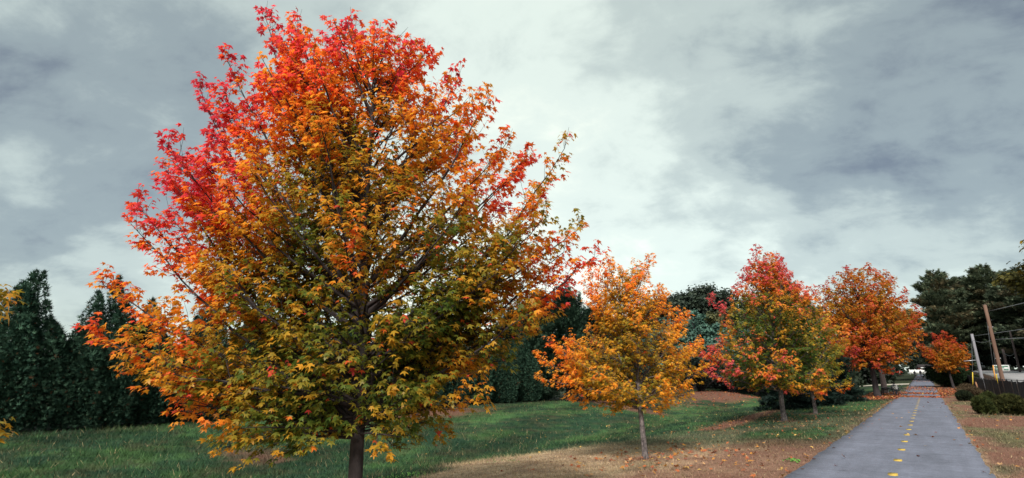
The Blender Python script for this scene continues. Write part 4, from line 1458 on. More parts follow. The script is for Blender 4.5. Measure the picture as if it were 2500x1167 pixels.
SH_GREEN = shrub(401, 0.44, 0.74, (0.016, 0.026, 0.010), (0.058, 0.066, 0.020))
SH_WIDE = shrub(402, 0.62, 0.80, (0.018, 0.024, 0.009), (0.060, 0.060, 0.020), 8500)
SH_DARK = shrub(403, 0.52, 0.66, (0.007, 0.012, 0.009), (0.024, 0.030, 0.014))
SH_BUSH = shrub(404, 2.3, 2.15, (0.008, 0.016, 0.009), (0.026, 0.045, 0.018), 9000, 0.13)
SH_TWIG = shrub(405, 0.9, 0.85, (0.05, 0.035, 0.022), (0.10, 0.075, 0.045), 2600, 0.07)
for nm, s, t, m, rz, lab in (
        ("shrub", 1.95, 35.0, SH_GREEN, 0.0, "clipped green shrub second from the right edge beside the black fence"),
        ("shrub", 2.95, 35.4, SH_WIDE, 1.0, "widest clipped green shrub at the right edge of the picture"),
        ("shrub", 3.30, 39.5, SH_GREEN, 2.0, "clipped green shrub peeping over the widest one by the black fence"),
        ("shrub", 2.75, 43.5, SH_GREEN, 4.0, "clipped green shrub tucked behind the gap between the two nearest shrubs"),
        ("shrub", 1.98, 52.6, SH_DARK, 3.0, "low dark rounded shrub alone on the brown turf right of the path"),
        ("shrub", 2.65, 57.5, SH_TWIG, 1.4, "twiggy brown shrub behind the low dark rounded one"),
        ("shrub", 3.1, 76.0, SH_TWIG, 2.4, "twiggy brown shrub at the foot of the black fence near the copper maple"),
        ("bush", 1.35, 95.5, SH_BUSH, 0.0, "large dark round bush under the left of the copper maple"),
        ("bush", 3.6, 97.0, SH_BUSH, 2.0, "large dark bush under the right of the copper maple")):
    r = thing(nm, lab, nm, spot(s, t), rz, "shrubs right of the path")
    link("foliage", m[0], r)["kind"] = "stuff"
    link("stems", m[1], r)["kind"] = "stuff"

# ------------------------------------------------------------------ black screened fence
def fence():
    root = thing("screened_fence", "long black screened fence running between the shrubs and the road", "fence", spot(4.45, 66))
    inv = Vector(root.location)
    rng = np.random.default_rng(3)
    ts = np.arange(24, 112, 2.75)
    pos = []
    for t in ts:
        s = 4.45 + rng.normal(0, 0.015)
        x, y, z = spot(s, t)
        pos.append((x, y, z))
        lx, ly = rng.normal(0, 0.012, 2)
        V, F = tube([(x, y, z - .1), (x + lx, y + ly, z + 1.60)], 0.032, 8)
        link("post", mesh_np("post", V - np.array(inv), F, M_BLACK, None, True), root)
    for (a, b) in zip(pos[:-1], pos[1:]):
        a, b = np.array(a), np.array(b)
        d = nrm(b - a)
        nrm_ = np.array([d[1], -d[0], 0])
        V, F = tube([a + UP * 1.56 + d * .03, b + UP * 1.56 - d * .03], 0.02, 6)
        link("rail", mesh_np("rail", V - np.array(inv), F, M_BLACK, None, True), root)
        # fabric sags and pleats a little between the posts
        U, Q = np.meshgrid(np.linspace(0.012, 0.988, 15), np.linspace(0, 1, 6), indexing="ij")
        sag = 0.05 * np.sin(np.pi * U) * Q ** 4 * rng.uniform(0.3, 1.3)
        bul = 0.045 * np.sin(np.pi * U) * np.sin(np.pi * Q) * rng.uniform(-1.2, 1.2) + 0.018 * np.sin(U * 21 + rng.uniform(0, 6)) * (0.4 + 0.6 * Q)
        Pp = a[None, None] + (b - a)[None, None] * U[..., None] + UP * (0.03 + 1.48 * Q - sag)[..., None] - nrm_ * (0.05 + bul)[..., None]
        n, k = U.shape
        ii = np.arange(n * k).reshape(n, k)
        F = np.stack([ii[:-1, :-1], ii[1:, :-1], ii[1:, 1:], ii[:-1, 1:]], -1).reshape(-1, 4)
        Vf = Pp.reshape(-1, 3)
        Vb = Vf + nrm_ * 0.004
        link("screen_panel", mesh_np("screen_panel", np.concatenate([Vf, Vb]) - np.array(inv), np.concatenate([F, F[:, ::-1] + len(Vf)]), M_SCREEN, None, True), root)


fence()


# ------------------------------------------------------------------ poles, wires, sign, hydrant
def pole(name, label, s, t, h, r, mat, lean=(0, 0)):
    root = thing(name, label, "utility pole", spot(s, t), 0, "utility poles along the road")
    z = np.linspace(-0.3, h, 7)
    p = np.stack([lean[0] * z, lean[1] * z, z], -1)
    V, F = tube(p, np.linspace(r, r * 0.76, 7), 12)
    link("pole", mesh_np("pole", V, F, mat, None, True), root)
    V, F = tube([(p[-1][0], p[-1][1], h), (p[-1][0], p[-1][1], h + 0.03)], [r * 0.80, r * 0.70], 12)
    link("cap", mesh_np("cap", V, F, M_POLE_DARK), root)
    return root


def hw(px):
    return px


BP = (5.0, 61.0)
bz = float(G(*BP))
pr = pole("utility_pole", "tall brown wooden pole behind the black fence", BP[0], BP[1], 7.85 - bz, 0.16, M_POLE_BROWN)
for zz in (5.85, 3.2):
    V, F = join_geo([tube([(-.2, 0, zz), (.24, 0, zz)], 0.018, 6), tube([(.24, 0, zz - .03), (.24, 0, zz + .05)], 0.035, 8)])
    link("bracket", mesh_np("bracket", V, F, M_GALV), pr)
GP = (4.95, 81.5)
gzp = float(G(*GP))
gp = pole("utility_pole", "pale grey weathered pole with a side strut beside the copper maple", GP[0], GP[1], 6.6 - gzp, 0.18, M_POLE_GREY)
dx, dy = W(-1.1, -0.25)
V, F = tube([(0, 0, 3.62 - gzp), (dx * 1.15, dy * 1.15, 3.50 - gzp)], 0.045, 8)
link("strut", mesh_np("strut", V, F, M_GALV), gp)
DP = (10.6, 104.5)
pole("utility_pole", "tall thin dark pole near the right edge beyond the road", DP[0], DP[1], 5.8, 0.15, M_POLE_DARK)
EP = (9.9, 110.5)
pole("utility_pole", "short grey brown pole between the sign and the thin dark pole", EP[0], EP[1], 3.4, 0.2, M_POLE_DARK)


def wire(name, label, a, b, sag, r, group, n=16, mat=None):
    a, b = np.array(a, float), np.array(b, float)
    u = np.linspace(0, 1, n)[:, None]
    p = a + (b - a) * u - UP * (4 * sag * u * (1 - u))
    V, F = tube(p - a, r, 5)
    o = link(name, mesh_np(name, V, F, mat or M_WIRE, None, True), None, tuple(a))
    return tag(o, label, "cable", group)


def at(s, t, z):
    x, y = W(s, t)
    return (x, y, z)


RW = "overhead cables at the right edge"
wire("overhead_cable", "highest cable running right from the top of the brown pole", at(5.0, 61, 7.25), at(24, 50, 12.0), 0.35, 0.022, RW)
wire("overhead_cable", "cable running right from halfway up the brown pole", at(5.0, 61, 4.85), at(24, 52, 6.2), 0.3, 0.022, RW)
wire("overhead_cable", "cable running right from the top of the grey pole", at(4.95, 81.5, 6.35), at(30, 66, 10.2), 0.4, 0.026, RW)
wire("overhead_cable", "slack cable between the grey pole and the brown pole", at(4.95, 81.5, 5.9), at(5.0, 61, 4.85), 0.25, 0.02, RW)
wire("overhead_cable", "drooping cable right of the thin dark pole", at(DP[0], DP[1], 7.2), at(30, 92, 6.5), 0.9, 0.035, RW)
wire("overhead_cable", "drooping cable between the short pole and the thin dark pole", at(EP[0], EP[1], 5.3), at(DP[0], DP[1], 5.2), 0.5, 0.03, RW)


def guy(label, top, foot, guard, mat, r=0.035):
    top, foot = np.array(top, float), np.array(foot, float)
    root = thing("guy_wire", label, "guy wire", tuple(foot), 0, "guy wires holding the poles")
    d = top - foot
    L = np.linalg.norm(d)
    V, F = tube([d * 0, d], 0.016, 5)
    link("cable", mesh_np("cable", V, F, M_WIRE, None, True), root)
    V, F = tube([d / L * 0.05, d / L * guard], r, 8)
    link("guard", mesh_np("guard", V, F, mat, None, True), root)


guy("guy wire with a tall orange guard left of the brown pole", at(4.95, 61, 7.3), at(4.72, 64.8, bz + 0.1), 2.9, M_ORANGE, 0.045)
guy("guy wire with a shorter yellow guard next to the orange one", at(4.97, 61, 5.0), at(4.85, 65.2, bz + 0.1), 2.4, M_YELLOW, 0.04)
guy("guy wire with a yellow guard left of the grey pole", at(4.9, 81.5, 6.4), at(3.95, 82.2, gzp - 0.2), 2.3, M_YELLOW, 0.045)


def sign():
    s, t = 8.1, 97.0
    x, y, z = spot(s, t)
    root = thing("roadside_sign", "white and green roadside sign board behind the brown pole", "sign", (x, y, z), -math.radians(43))
    zc = 2.85 - z
    w, h = 0.82, 0.42
    link("board", mesh_np("board", *box(-w, w, 0, 0.04, zc - h, zc + h), M_WHITE), root)
    for a, b, c in ((-0.70, 0.70, 0.23), (-0.62, 0.30, 0.05), (-0.70, 0.05, -0.22), (0.2, 0.68, -0.2)):
        link("green_band", mesh_np("green_band", *box(a, b, -0.005, -0.002, zc + c - 0.07, zc + c + 0.07), M_SIGN_GREEN), root)
    for q in (-0.6, 0.6):
        link("post", mesh_np("post", *box(q - .04, q + .04, 0.045, 0.12, -0.2, zc + h - .05), M_POLE_GREY), root)


sign()


def hydrant():
    x, y, z = spot(12.0, 103.5)
    x, y, z = spot(15.8, 112)
    root = thing("fire_hydrant", "small dull red hydrant beyond the road by the thin dark pole", "hydrant", (x, y, z))
    prof = [(0.16, 0), (0.16, 0.05), (0.11, 0.06), (0.11, 0.5), (0.14, 0.52), (0.14, 0.58), (0.11, 0.6), (0.07, 0.70), (0.03, 0.74)]
    V, F = tube([(0, 0, b) for a, b in prof], [a for a, b in prof], 12)
    link("barrel", mesh_np("barrel", V, F, M_RED, None, True), root)
    for sx in (-1, 1):
        V, F = tube([(0.09 * sx, 0, 0.40), (0.19 * sx, 0, 0.40)], 0.05, 8)
        link("nozzle", mesh_np("nozzle", V, F, M_RED), root)
    V, F = tube([(0, 0, .74), (0, 0, .79)], 0.025, 5)
    link("nut", mesh_np("nut", V, F, M_RED), root)


hydrant()


def stake():
    x, y, z = spot(3.95, 72.5)
    root = tag(link("wooden_stake", mesh_np("wooden_stake", *join_geo([box(-.05, .05, -.05, .05, -.2, 1.15), box(-.03, .03, -.03, .03, 1.15, 1.2)]), M_WOOD), None, (x, y, z), 0.3),
               "brown wooden stake leaning in front of the black fence", "stake")
    root.rotation_euler = (0, -0.14, 0.2)


stake()


# ------------------------------------------------------------------ bench, bicycle, people
def bench():
    x, y, z = spot(-3.12, 65.6)
    root = thing("park_bench", "black bench under the orange maple with someone on its right end", "bench", (x, y, z + 0.01), -0.15)
    w = 0.80
    for q in range(4):
        link("seat_slat", mesh_np("seat_slat", *box(-w, w, -0.02 + q * .105, 0.075 + q * .105, 0.40, 0.43), M_BLACK), root)
    for q in range(3):
        z0 = 0.49 + q * 0.095
        V, F = box(-w, w, -0.02, 0.012, z0, z0 + 0.085)
        V[:, 1] -= (V[:, 2] - 0.43) * 0.25
        link("back_slat", mesh_np("back_slat", V, F, M_BLACK if q < 2 else M_POLE_GREY), root)
    for sx in (-1, 1):
        xx = sx * (w - 0.12)
        V, F = join_geo([box(xx - .025, xx + .025, -0.04, 0.0, 0, 0.40), box(xx - .025, xx + .025, 0.37, 0.41, 0, 0.397)])
        link("leg", mesh_np("leg", *box(xx - .025, xx + .025, -0.04, 0.0, 0, 0.397), M_BLACK), root)
        link("leg", mesh_np("leg", *box(xx - .025, xx + .025, 0.37, 0.41, 0, 0.397), M_BLACK), root)
        V, F = tube([(xx, -.06, .40), (xx, -.09, .6), (xx, -.11, .76)], 0.018, 6)
        link("back_support", mesh_np("back_support", V, F, M_BLACK), root)
        V, F = tube([(sx * w, -.08, .60), (sx * w, .2, .62), (sx * w, .38, .60), (sx * w, .40, .42)], 0.018, 6)
        link("armrest", mesh_np("armrest", V, F, M_BLACK), root)
    return root


bench()


def torus(R, r, n=28, k=6):
    a = np.linspace(0, 2 * np.pi, n, endpoint=False)
    b = np.linspace(0, 2 * np.pi, k, endpoint=False)
    A, B = np.meshgrid(a, b, indexing="ij")
    V = np.stack([(R + r * np.cos(B)) * np.cos(A), r * np.sin(B), (R + r * np.cos(B)) * np.sin(A)], -1).reshape(-1, 3)
    i, j = np.meshgrid(np.arange(n), np.arange(k), indexing="ij")
    i2, j2 = (i + 1) % n, (j + 1) % k
    F = np.stack([i * k + j, i2 * k + j, i2 * k + j2, i * k + j2], -1).reshape(-1, 4)
    return V, F


def bicycle():
    x, y, z = spot(-2.50, 64.3)
    root = thing("bicycle", "dark bicycle leaning beside the right end of the bench", "bicycle", (x, y, z + 0.01), -1.02)
    root.rotation_euler = (math.radians(-10), 0, -1.0)
    tv, tf = torus(0.33, 0.022)
    tyre = mesh_np("tyre", tv, tf, M_RUBBER, None, True)
    rv, rf = torus(0.305, 0.010)
    rim = mesh_np("rim", rv, rf, M_GALV, None, True)
    sp = join_geo([tube([(0, 0, 0), (0.30 * math.cos(a), 0, 0.30 * math.sin(a))], 0.003, 3) for a in np.linspace(0, 6.28, 15)[:-1]])
    spk = mesh_np("spokes", *sp, M_GALV)
    for xx in (-0.52, 0.52):
        w = thing("wheel", None, None, (xx, 0, 0.352))
        w.parent = root
        link("tyre", tyre, w)
        link("rim", rim, w)
        link("spokes", spk, w)
    bb, seat, head, rear, front = (-.05, 0, .30), (-.2, 0, .80), (.36, 0, .82), (-.52, 0, .352), (.52, 0, .352)
    V, F = join_geo([tube([a, b], .017, 7) for a, b in ((bb, seat), (seat, head), (bb, (.38, 0, .75)))] + [tube([(a[0], o, a[2]), (b[0], o * .4, b[2])], .009, 6) for o in (-.05, .05) for a, b in ((rear, seat), (rear, bb))])
    link("frame", mesh_np("frame", V, F, M_BLACK, None, True), root)
    V, F = join_geo([tube([(.35, 0, .88), (.38, 0, .74)], .018, 7)] + [tube([(.38, o * .6, .74), (.52, o, .352)], .011, 6) for o in (-.05, .05)])
    link("fork", mesh_np("fork", V, F, M_BLACK, None, True), root)
    V, F = tube([(.30, -.28, .98), (.37, -.20, .99), (.36, 0, .95), (.37, .20, .99), (.30, .28, .98)], .013, 6)
    V2, F2 = tube([(.35, 0, .88), (.36, 0, .95)], .014, 6)
    link("handlebar", mesh_np("handlebar", *join_geo([(V, F), (V2, F2)]), M_GALV, None, True), root)
    V, F = join_geo([tube([(-.36, 0, .90), (-.26, 0, .915), (-.08, 0, .905)], [.075, .07, .02], 8), tube([(-.2, 0, .80), (-.22, 0, .89)], .013, 6)])
    link("saddle", mesh_np("saddle", V, F, M_BLACK, None, True), root)
    V, F = join_geo([tube([(-.05, -.09, .30), (-.05, .09, .30)], .03, 10), tube([(-.05, .09, .30), (.04, .09, .16)], .01, 5), tube([(-.05, -.09, .30), (-.14, -.09, .44)], .01, 5),
                     box(.0, .09, .09, .17, .15, .17), box(-.19, -.10, -.17, -.09, .43, .45)])
    link("crank", mesh_np("crank", V, F, M_BLACK), root)


bicycle()


def person(label, loc, rz, joints, edges, radii, mats, hair, clothes=(), group=None):
    """one continuous skinned figure; joints in metres, first vertex the pelvis"""
    root = thing("person", label, "person", loc, rz, group)
    me = bpy.data.meshes.new("body")
    me.from_pydata([tuple(j) for j in joints], edges, [])
    o = link("body", me, root)
    sk = o.modifiers.new("skin", "SKIN")
    sk.use_smooth_shade = True
    for i, v in enumerate(me.skin_vertices[0].data):
        r = radii[i]
        v.radius = (r, r) if np.isscalar(r) else r
        v.use_root = i == 0
    sb = o.modifiers.new("smooth", "SUBSURF")
    sb.levels = sb.render_levels = 1
    # materials by height along the figure
    me2 = o.data
    me2.materials.append(mats)
    for nm, (V, F), m in clothes:
        link(nm, mesh_np(nm, V, F, m, None, True), root)
    V, F = hair
    link("hair", mesh_np("hair", V, F, M_HAIR, None, True), root)
    return root


def ellipsoid(c, r, n=10, k=7):
    u = np.linspace(0, np.pi, k)
    p = [(c[0], c[1], c[2] - r[2] * math.cos(a)) for a in u]
    V, F = tubes(np.array(p)[None], np.maximum(np.sin(u), 0.05)[None], n)
    # tubes() lays rings in the horizontal plane for a vertical spine
    ctr = np.array(p).repeat(n, 0)
    V = ctr + (V - ctr) * np.array([r[0], r[1], 1])
    return V, [F, np.concatenate([np.arange(n)[::-1][None], (np.arange(n) + (k - 1) * n)[None]])]


def limbs_of(j):
    return j


def hand(w, d, side):
    """wrist -> palm and five fingers as joints"""
    w, d = np.array(w, float), nrm(np.array(d, float))
    x = nrm(np.cross(d, [0, 1, 0.01]))
    pts, rad, ed = [w + d * 0.07], [0.022], []
    for i, (o, l) in enumerate(((-0.03, .065), (-0.01, .08), (0.01, .075), (0.03, .06))):
        pts.append(w + d * (0.10 + l * .5) + x * o)
        rad.append(0.008)
        ed.append((0, len(pts) - 1))
        pts.append(w + d * (0.095 + l) + x * o + np.array([0, .015, 0]))
        rad.append(0.007)
        ed.append((len(pts) - 2, len(pts) - 1))
    pts.append(w + d * 0.075 + x * (-0.045) + np.array([0, .03, 0]))
    rad.append(0.009)
    ed.append((0, len(pts) - 1))
    return pts, rad, ed


def walker(label, loc, rz, h, stride, coat, bag=False):
    k = h / 1.75
    J = [(0, 0, .95), (0, 0, 1.15), (0, 0.01, 1.38), (0, 0.02, 1.50), (0, 0.03, 1.60), (0, 0.035, 1.70),   # pelvis, waist, chest, neck, head, crown
         (.19, 0, 1.41), (.25, -.06 * stride, 1.13), (.24, .10 * stride, .90), (-.19, 0, 1.41), (-.25, .06 * stride, 1.13), (-.24, -.02 * stride, .88),
         (.10, 0, .90), (.11, .12 * stride, .50), (.11, .02 * stride, .09), (.11, .17 * stride, .05),
         (-.10, 0, .90), (-.11, -.02 * stride, .50), (-.11, -.26 * stride, .12), (-.11, -.12 * stride, .05)]
    R = [(.16, .12), (.15, .11), (.19, .125), .062, (.085, .10), (.07, .085), .075, .052, .036, .075, .052, .036, .105, .066, .045, .04, .105, .066, .045, .04]
    E = [(0, 1), (1, 2), (2, 3), (3, 4), (4, 5), (2, 6), (6, 7), (7, 8), (2, 9), (9, 10), (10, 11), (0, 12), (12, 13), (13, 14), (14, 15), (0, 16), (16, 17), (17, 18), (18, 19)]
    for wi in (8, 11):
        p, r, e = hand(J[wi], np.array(J[wi]) - np.array(J[wi - 1]), 1)
        b = len(J)
        J += [tuple(q) for q in p]
        R += r
        E += [(wi, b)] + [(a + b, c + b) for a, c in e]
    J = [tuple(np.array(j) * k) for j in J]
    hair = ellipsoid((0, 0.012 * k, 1.685 * k), (.098 * k, .108 * k, .10 * k))
    cl = [("coat", ellipsoid((0, 0.0, 1.16 * k), (.245 * k, .165 * k, .36 * k)), coat)]
    return person(label, loc, rz, J, E, R, M_CLOTH_DARK, hair, cl, "walkers at the far end of the path")


walker("distant walker in dark clothes on the left of the pair on the path", spot(-2.35, 171), 2.4, 1.62, 1.0, M_CLOTH_DARK)
walker("distant walker in a wide dark coat on the right of the pair on the path", spot(-1.15, 170), 2.5, 1.72, -1.0, M_CLOTH_DARK)


def sitter():
    # sits on the right end of the bench, hunched forward over the knees
    x, y, z = spot(-2.66, 65.3)
    J = [(0, .05, .52), (0, .10, .72), (0, .22, .92), (0, .30, 1.00), (0, .37, 1.06), (0, .40, 1.14),
         (.19, .24, .92), (.24, .36, .66), (.12, .56, .60), (-.19, .24, .92), (-.24, .36, .66), (-.12, .56, .60),
         (.10, .10, .50), (.13, .50, .50), (.13, .50, .10), (.13, .64, .05), (-.10, .10, .50), (-.13, .50, .50), (-.13, .52, .10), (-.13, .66, .05)]
    R = [(.16, .14), (.155, .12), (.19, .13), .062, (.085, .10), (.07, .085), .075, .05, .036, .075, .05, .036, .10, .068, .045, .04, .10, .068, .045, .04]
    E = [(0, 1), (1, 2), (2, 3), (3, 4), (4, 5), (2, 6), (6, 7), (7, 8), (2, 9), (9, 10), (10, 11), (0, 12), (12, 13), (13, 14), (14, 15), (0, 16), (16, 17), (17, 18), (18, 19)]
    for wi in (8, 11):
        p, r, e = hand(J[wi], np.array(J[wi]) - np.array(J[wi - 1]), 1)
        b = len(J)
        J += [tuple(q) for q in p]
        R += r
        E += [(wi, b)] + [(a + b, c + b) for a, c in e]
    hair = ellipsoid((0, .37, 1.12), (.098, .105, .09))
    shirt = join_geo([tube([(0, .03, .53), (0, .07, .68), (0, .16, .86), (0, .24, .96)], [.20, .205, .225, .12], 14)])
    V, F = shirt
    V = V * [1, 1, 1]
    person("person in a pale top sitting hunched on the bench", (x, y, z + 0.0), -0.45, J, E, R, M_CLOTH_BLUE, hair, [("shirt", (V, F), M_CLOTH_PALE)])


sitter()

# ------------------------------------------------------------------ far white fence, building and car
def far_fence():
    x, y, z = spot(-1.2, 216)
    root = thing("white_fence", "long white panelled fence across the far end of the path", "fence", (x, y, z), -TH + 0.05)
    for i in range(5):
        xx = -3.0 + i * 1.5
        link("post", mesh_np("post", *box(xx - .07, xx + .07, -.07, .07, -.2, 1.62), M_WHITE), root)
        if i < 4:
            link("rail", mesh_np("rail", *box(xx + .07, xx + 1.43, -.03, .03, 1.34, 1.46), M_WHITE), root)
            link("panel", mesh_np("panel", *box(xx + .075, xx + 1.425, -.02, .02, 0.12, 1.30), M_WHITE), root)


far_fence()


def far_house():
    x, y, z = spot(0.2, 228)
    root = thing("small_shed", "small dark red shed roof showing above the far white fence", "shed", (x, y, z), -TH + 0.4)
    link("wall", mesh_np("wall", *box(-2.2, 2.2, -1.6, 1.6, -.2, 2.0), M_RED), root)
    V = np.array([(-2.5, -1.9, 1.95), (2.5, -1.9, 1.95), (2.5, 1.9, 1.95), (-2.5, 1.9, 1.95), (-2.3, 0, 3.1), (2.3, 0, 3.1)])
    F3 = np.array([(0, 4, 3), (1, 2, 5)])
    F4 = np.array([(0, 1, 5, 4), (2, 3, 4, 5), (3, 2, 1, 0)])
    link("roof", mesh_np("roof", V, [F4, F3], M_BARK_DARK), root)
    link("trim", mesh_np("trim", *box(-2.3, 2.3, -1.93, -1.905, 1.8, 2.1), M_WHITE), root)
    link("chimney", mesh_np("chimney", *box(.6, 1.0, -.2, .2, 2.6, 4.2), M_WHITE), root)


far_house()


def far_car():
    x, y, z = spot(8.4, 140)
    root = thing("parked_car", "white parked car half hidden behind the dark bush by the grey pole", "car", (x, y, z + .03), -TH)
    def hull(sec):
        V, F = [], []
        for yy, pts in sec:
            V += [(px, yy, pz) for px, pz in pts]
        n = len(sec[0][1])
        for i in range(len(sec) - 1):
            for j in range(n):
                F.append((i * n + j, i * n + (j + 1) % n, (i + 1) * n + (j + 1) % n, (i + 1) * n + j))
        return np.array(V, float), [np.array(F), np.array([list(range(n))[::-1], [(len(sec) - 1) * n + j for j in range(n)]])]
    def ring(w, z0, z1, c=.12):
        return [(-w + c, z0), (w - c, z0), (w, z0 + c), (w, z1 - c), (w - c, z1), (-w + c, z1), (-w, z1 - c), (-w, z0 + c)]
    link("body", mesh_np("body", *hull([(-2.15, ring(.72, .38, .72)), (-1.9, ring(.86, .28, .84)), (-.9, ring(.88, .25, .92)), (.9, ring(.88, .25, .95)), (1.9, ring(.86, .28, .90)), (2.1, ring(.74, .38, .78))]), M_WHITE, None, True), root)
    link("cabin", mesh_np("cabin", *hull([(-1.1, ring(.70, .86, .96, .04)), (-.45, ring(.66, .86, 1.42)), (.75, ring(.66, .88, 1.44)), (1.55, ring(.70, .88, 1.0, .05))]), M_GLASS), root)
    link("roof", mesh_np("roof", *hull([(-.45, ring(.60, 1.39, 1.46, .03)), (.75, ring(.60, 1.41, 1.48, .03))]), M_WHITE), root)
    V, F = tube([(-.11, 0, 0), (.11, 0, 0)], .32, 16)
    wm = mesh_np("wheel", V, F, M_RUBBER)
    for sx in (-.80, .80):
        for yy in (-1.3, 1.3):
            link("wheel", wm, root, (sx, yy, .32))


far_car()

# ------------------------------------------------------------------ grass blades and fallen leaves
def grass():
    rng = np.random.default_rng(19)
    n = 330000
    r = 7.0 * (52 / 7.0) ** (rng.random(n) ** 0.85)
    a = np.radians(rng.uniform(-50, 52, n))
    x, y = r * np.sin(a), r * np.cos(a)
    s, t = to_st(x, y)
    edge = 0.14 * (NZ.fbm(t * 2.3, s * 0 + 1, 3) - 0.5)
    ok = ((s < P_L - 0.0 + edge) | (s > P_R + 0.0 + edge)) & (s < 4.3) & (s > -29.0)
    x, y, s, t, r = x[ok], y[ok], s[ok], t[ok], r[ok]
    g, lit, lush = turf(s, t)
    keep = rng.random(len(s)) < np.clip(0.95 - 0.42 * lit - 0.10 * (1 - g), 0.12, 1)
    x, y, s, t, r, g, lit, lush = (v[keep] for v in (x, y, s, t, r, g, lit, lush))
    n = len(s)
    coarse = sstep(-9.5, -12, s) * (1 - sstep(16, 26, t))
    tuft = NZ2.fbm(s * 2.6 + 8, t * 2.6, 3)
    h = (0.024 + 0.030 * g * rng.random(n) + 0.014 * rng.random(n)) * (1 + 1.0 * coarse + 1.3 * sstep(0.55, 0.75, tuft) * g) * (1 + r / 60)
    w = (0.0045 + 0.0011 * r / 5) * rng.uniform(0.7, 1.4, n)
    az = rng.random(n) * 2 * np.pi
    d = np.stack([np.cos(az), np.sin(az), 0 * az], -1)
    lean = rng.uniform(0.2, 1.3, n)[:, None]
    la = rng.random(n) * 2 * np.pi
    ld = np.stack([np.cos(la), np.sin(la), 0 * la], -1)
    z = G(s, t)
    b = np.stack([x, y, z - 0.004], -1)
    p0, p1 = b - d * w[:, None], b + d * w[:, None]
    tip = b + UP * h[:, None] + ld * (lean * h[:, None])
    V = np.stack([p0, p1, tip], 1).reshape(-1, 3)
    F = np.arange(3 * n).reshape(-1, 3)
    c = turf_colour(s, t)
    pick = rng.random(n)
    straw = (pick < 0.02 + 0.30 * (1 - g) * (1 - 0.85 * lit))[:, None]
    c = np.where(straw, np.array([0.33, 0.25, 0.14]), c * 1.25) * rng.uniform(0.6, 1.45, (n, 1))
    return mesh_np("grass", V, F, M_GRASS, np.repeat(c, 3, 0))


tag(link("grass", grass()), "short mixed green and straw coloured grass on the lawn", None, None, "stuff")

LITTER_C = np.array([(0.40, 0.12, 0.045), (0.50, 0.22, 0.05), (0.28, 0.075, 0.045), (0.55, 0.34, 0.10), (0.22, 0.09, 0.05), (0.48, 0.28, 0.14)])
FALLEN = []
for i, c in enumerate(LITTER_C):
    tv, tf, wt = LEAF_MID
    rngl = np.random.default_rng(i)
    v = tv.copy()
    v[:, 2] = 0.16 * np.abs(v[:, 0]) * rngl.uniform(-1, 2) + 0.25 * (v[:, 1] - .4) ** 2 + rngl.normal(0, 0.05, len(v))
    FALLEN.append(mesh_np("leaf", v, tf, M_LITTER, np.tile(c, (len(v), 1)) * (0.8 + 0.35 * wt[:, None])))


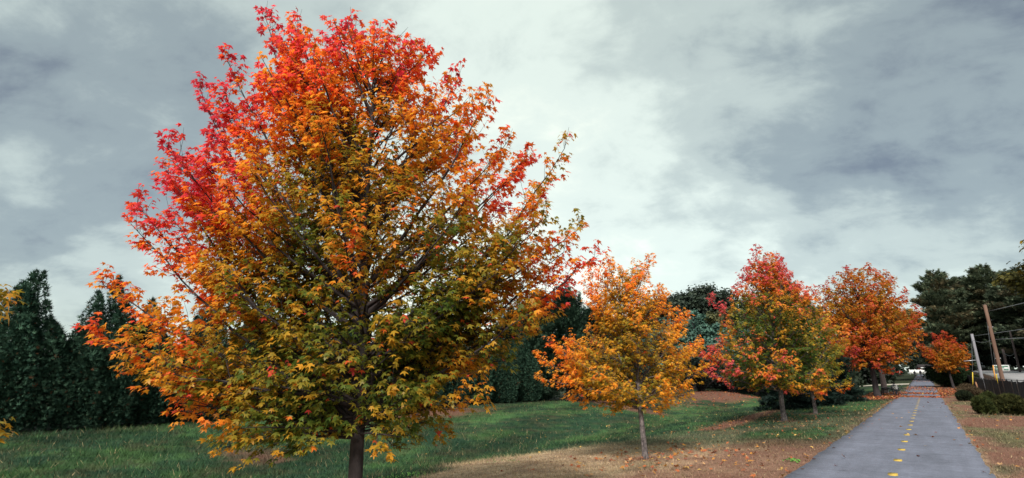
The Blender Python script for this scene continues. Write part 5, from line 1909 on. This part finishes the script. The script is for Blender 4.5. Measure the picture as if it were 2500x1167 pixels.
def fallen():
    rng = np.random.default_rng(23)
    S, T = [], []

    def add(n, fs, ft):
        S.append(fs(n))
        T.append(ft(n))
    N = rng.normal
    U = rng.uniform
    add(210, lambda n: N(-5.2, 1.05, n), lambda n: N(12.8, 1.5, n))           # under the golden maple
    add(60, lambda n: U(-7.5, -2.5, n), lambda n: U(11.5, 17, n))
    add(150, lambda n: N(-5.0, 1.6, n), lambda n: N(26, 4.0, n))               # under the salmon maple
    add(120, lambda n: N(-7.4, 0.6, n), lambda n: U(20, 36, n))
    add(160, lambda n: U(-6.5, -2.4, n), lambda n: U(17, 45, n))
    add(120, lambda n: U(-19, -9, n), lambda n: U(12, 42, n))                   # bright scraps on the green
    add(60, lambda n: U(0.8, 4.2, n), lambda n: U(11, 40, n))
    add(40, lambda n: U(-2.4, 0.7, n), lambda n: U(13, 55, n))
    add(70, lambda n: N(-2.45, 0.16, n), lambda n: U(11, 50, n))
    add(50, lambda n: N(0.75, 0.14, n), lambda n: U(13, 50, n))
    add(55, lambda n: N(-12, 2.0, n), lambda n: N(3.5, 1.6, n))
    # drifts across the path by the bench
    add(2600, lambda n: U(-7.2, -2.2, n), lambda n: N(57.5, 2.6, n))
    add(1200, lambda n: U(-2.5, 0.9, n), lambda n: N(60.0, 0.9, n))
    add(900, lambda n: U(-2.5, 0.9, n), lambda n: N(70.5, 1.5, n))
    add(1500, lambda n: U(-5.5, -2.2, n), lambda n: N(70, 3.0, n))
    add(2600, lambda n: U(0.7, 4.3, n), lambda n: N(76, 7.0, n))
    add(900, lambda n: U(-2.4, 0.8, n), lambda n: N(88, 5, n))
    add(700, lambda n: U(-2.4, 0.8, n), lambda n: U(120, 185, n))
    add(900, lambda n: N(-17.5, 2.4, n), lambda n: N(57, 7, n))
    s, t = np.concatenate(S), np.concatenate(T)
    n = len(s)
    onp = (s > P_L) & (s < P_R)
    x, y = W(s, t)
    z = G(s, t) + np.where(onp, 0.03, 0.028) + rng.uniform(0, 0.02, n)
    pos = np.stack([x, y, z], -1)
    Z = nrm(UP + N(0, 0.35, (n, 3)))
    Y = nrm(np.cross(Z, N(0, 1, (n, 3))))
    X = np.cross(Y, Z)
    sz = rng.uniform(0.075, 0.13, n) * np.where(t > 45, 1.55, 1.0)
    r = np.hypot(x, y)
    ci = rng.choice(len(LITTER_C), n, p=[.26, .2, .16, .16, .12, .10])
    ci = np.where((s < -9) & (t < 45), 3, ci)
    ci = np.where((t > 45) & (rng.random(n) < 0.75), rng.choice([0, 2, 4], n, p=[.35, .35, .3]), ci)
    od = np.argsort(r)
    for i in od[:300]:
        o = link("leaf", FALLEN[ci[i]], ground if not onp[i] else path)
        m = Matrix.Identity(4)
        for c, a in enumerate((X[i], Y[i], Z[i])):
            for q in range(3):
                m[q][c] = a[q] * sz[i]
        m.translation = Vector(pos[i])
        o.matrix_local = m
    k = od[300:]
    tv, tf, wt = LEAF_LO
    V, F = scatter(tv, tf, pos[k], X[k], Y[k], Z[k], sz[k])
    col = np.repeat(LITTER_C[ci[k]] * rng.uniform(0.6, 1.2, (len(k), 1)), len(tv), 0)
    tag(link("fallen_leaves", mesh_np("fallen_leaves", V, F, M_LITTER, col)), "drifts of fallen orange leaves across the far path", None, None, "stuff")


fallen()


# a clover patch and a weed at the path's edge -------------------------
def weeds():
    rng = np.random.default_rng(31)
    P, S = [], []
    for s, t, n, rs, rt, sz in ((-11.0, 9.5, 260, 0.5, 0.35, 0.022), (-9.6, 12.0, 60, 0.35, 0.3, 0.02), (-2.6, 13.3, 45, 0.08, 0.12, 0.03)):
        a, b = rng.normal(s, rs, n), rng.normal(t, rt, n)
        x, y = W(a, b)
        P.append(np.stack([x, y, G(a, b) + rng.uniform(0.03, 0.07, n)], -1))
        S.append(np.full(n, sz))
    P, S = np.concatenate(P), np.concatenate(S)
    n = len(P)
    Z = nrm(UP + rng.normal(0, .4, (n, 3)))
    Y = nrm(np.cross(Z, rng.normal(0, 1, (n, 3))))
    X = np.cross(Y, Z)
    V, F = scatter(*QUAD, P, X, Y, Z, S * rng.uniform(.7, 1.3, n) * 1.6)
    c = rand_col(rng, n, (0.07, 0.19, 0.04), (0.14, 0.30, 0.06), .2)
    tag(link("clover", mesh_np("clover", V, F, M_GRASS, np.repeat(c, 4, 0))), "bright green clover patches in the thin grass", None, None, "stuff")


weeds()
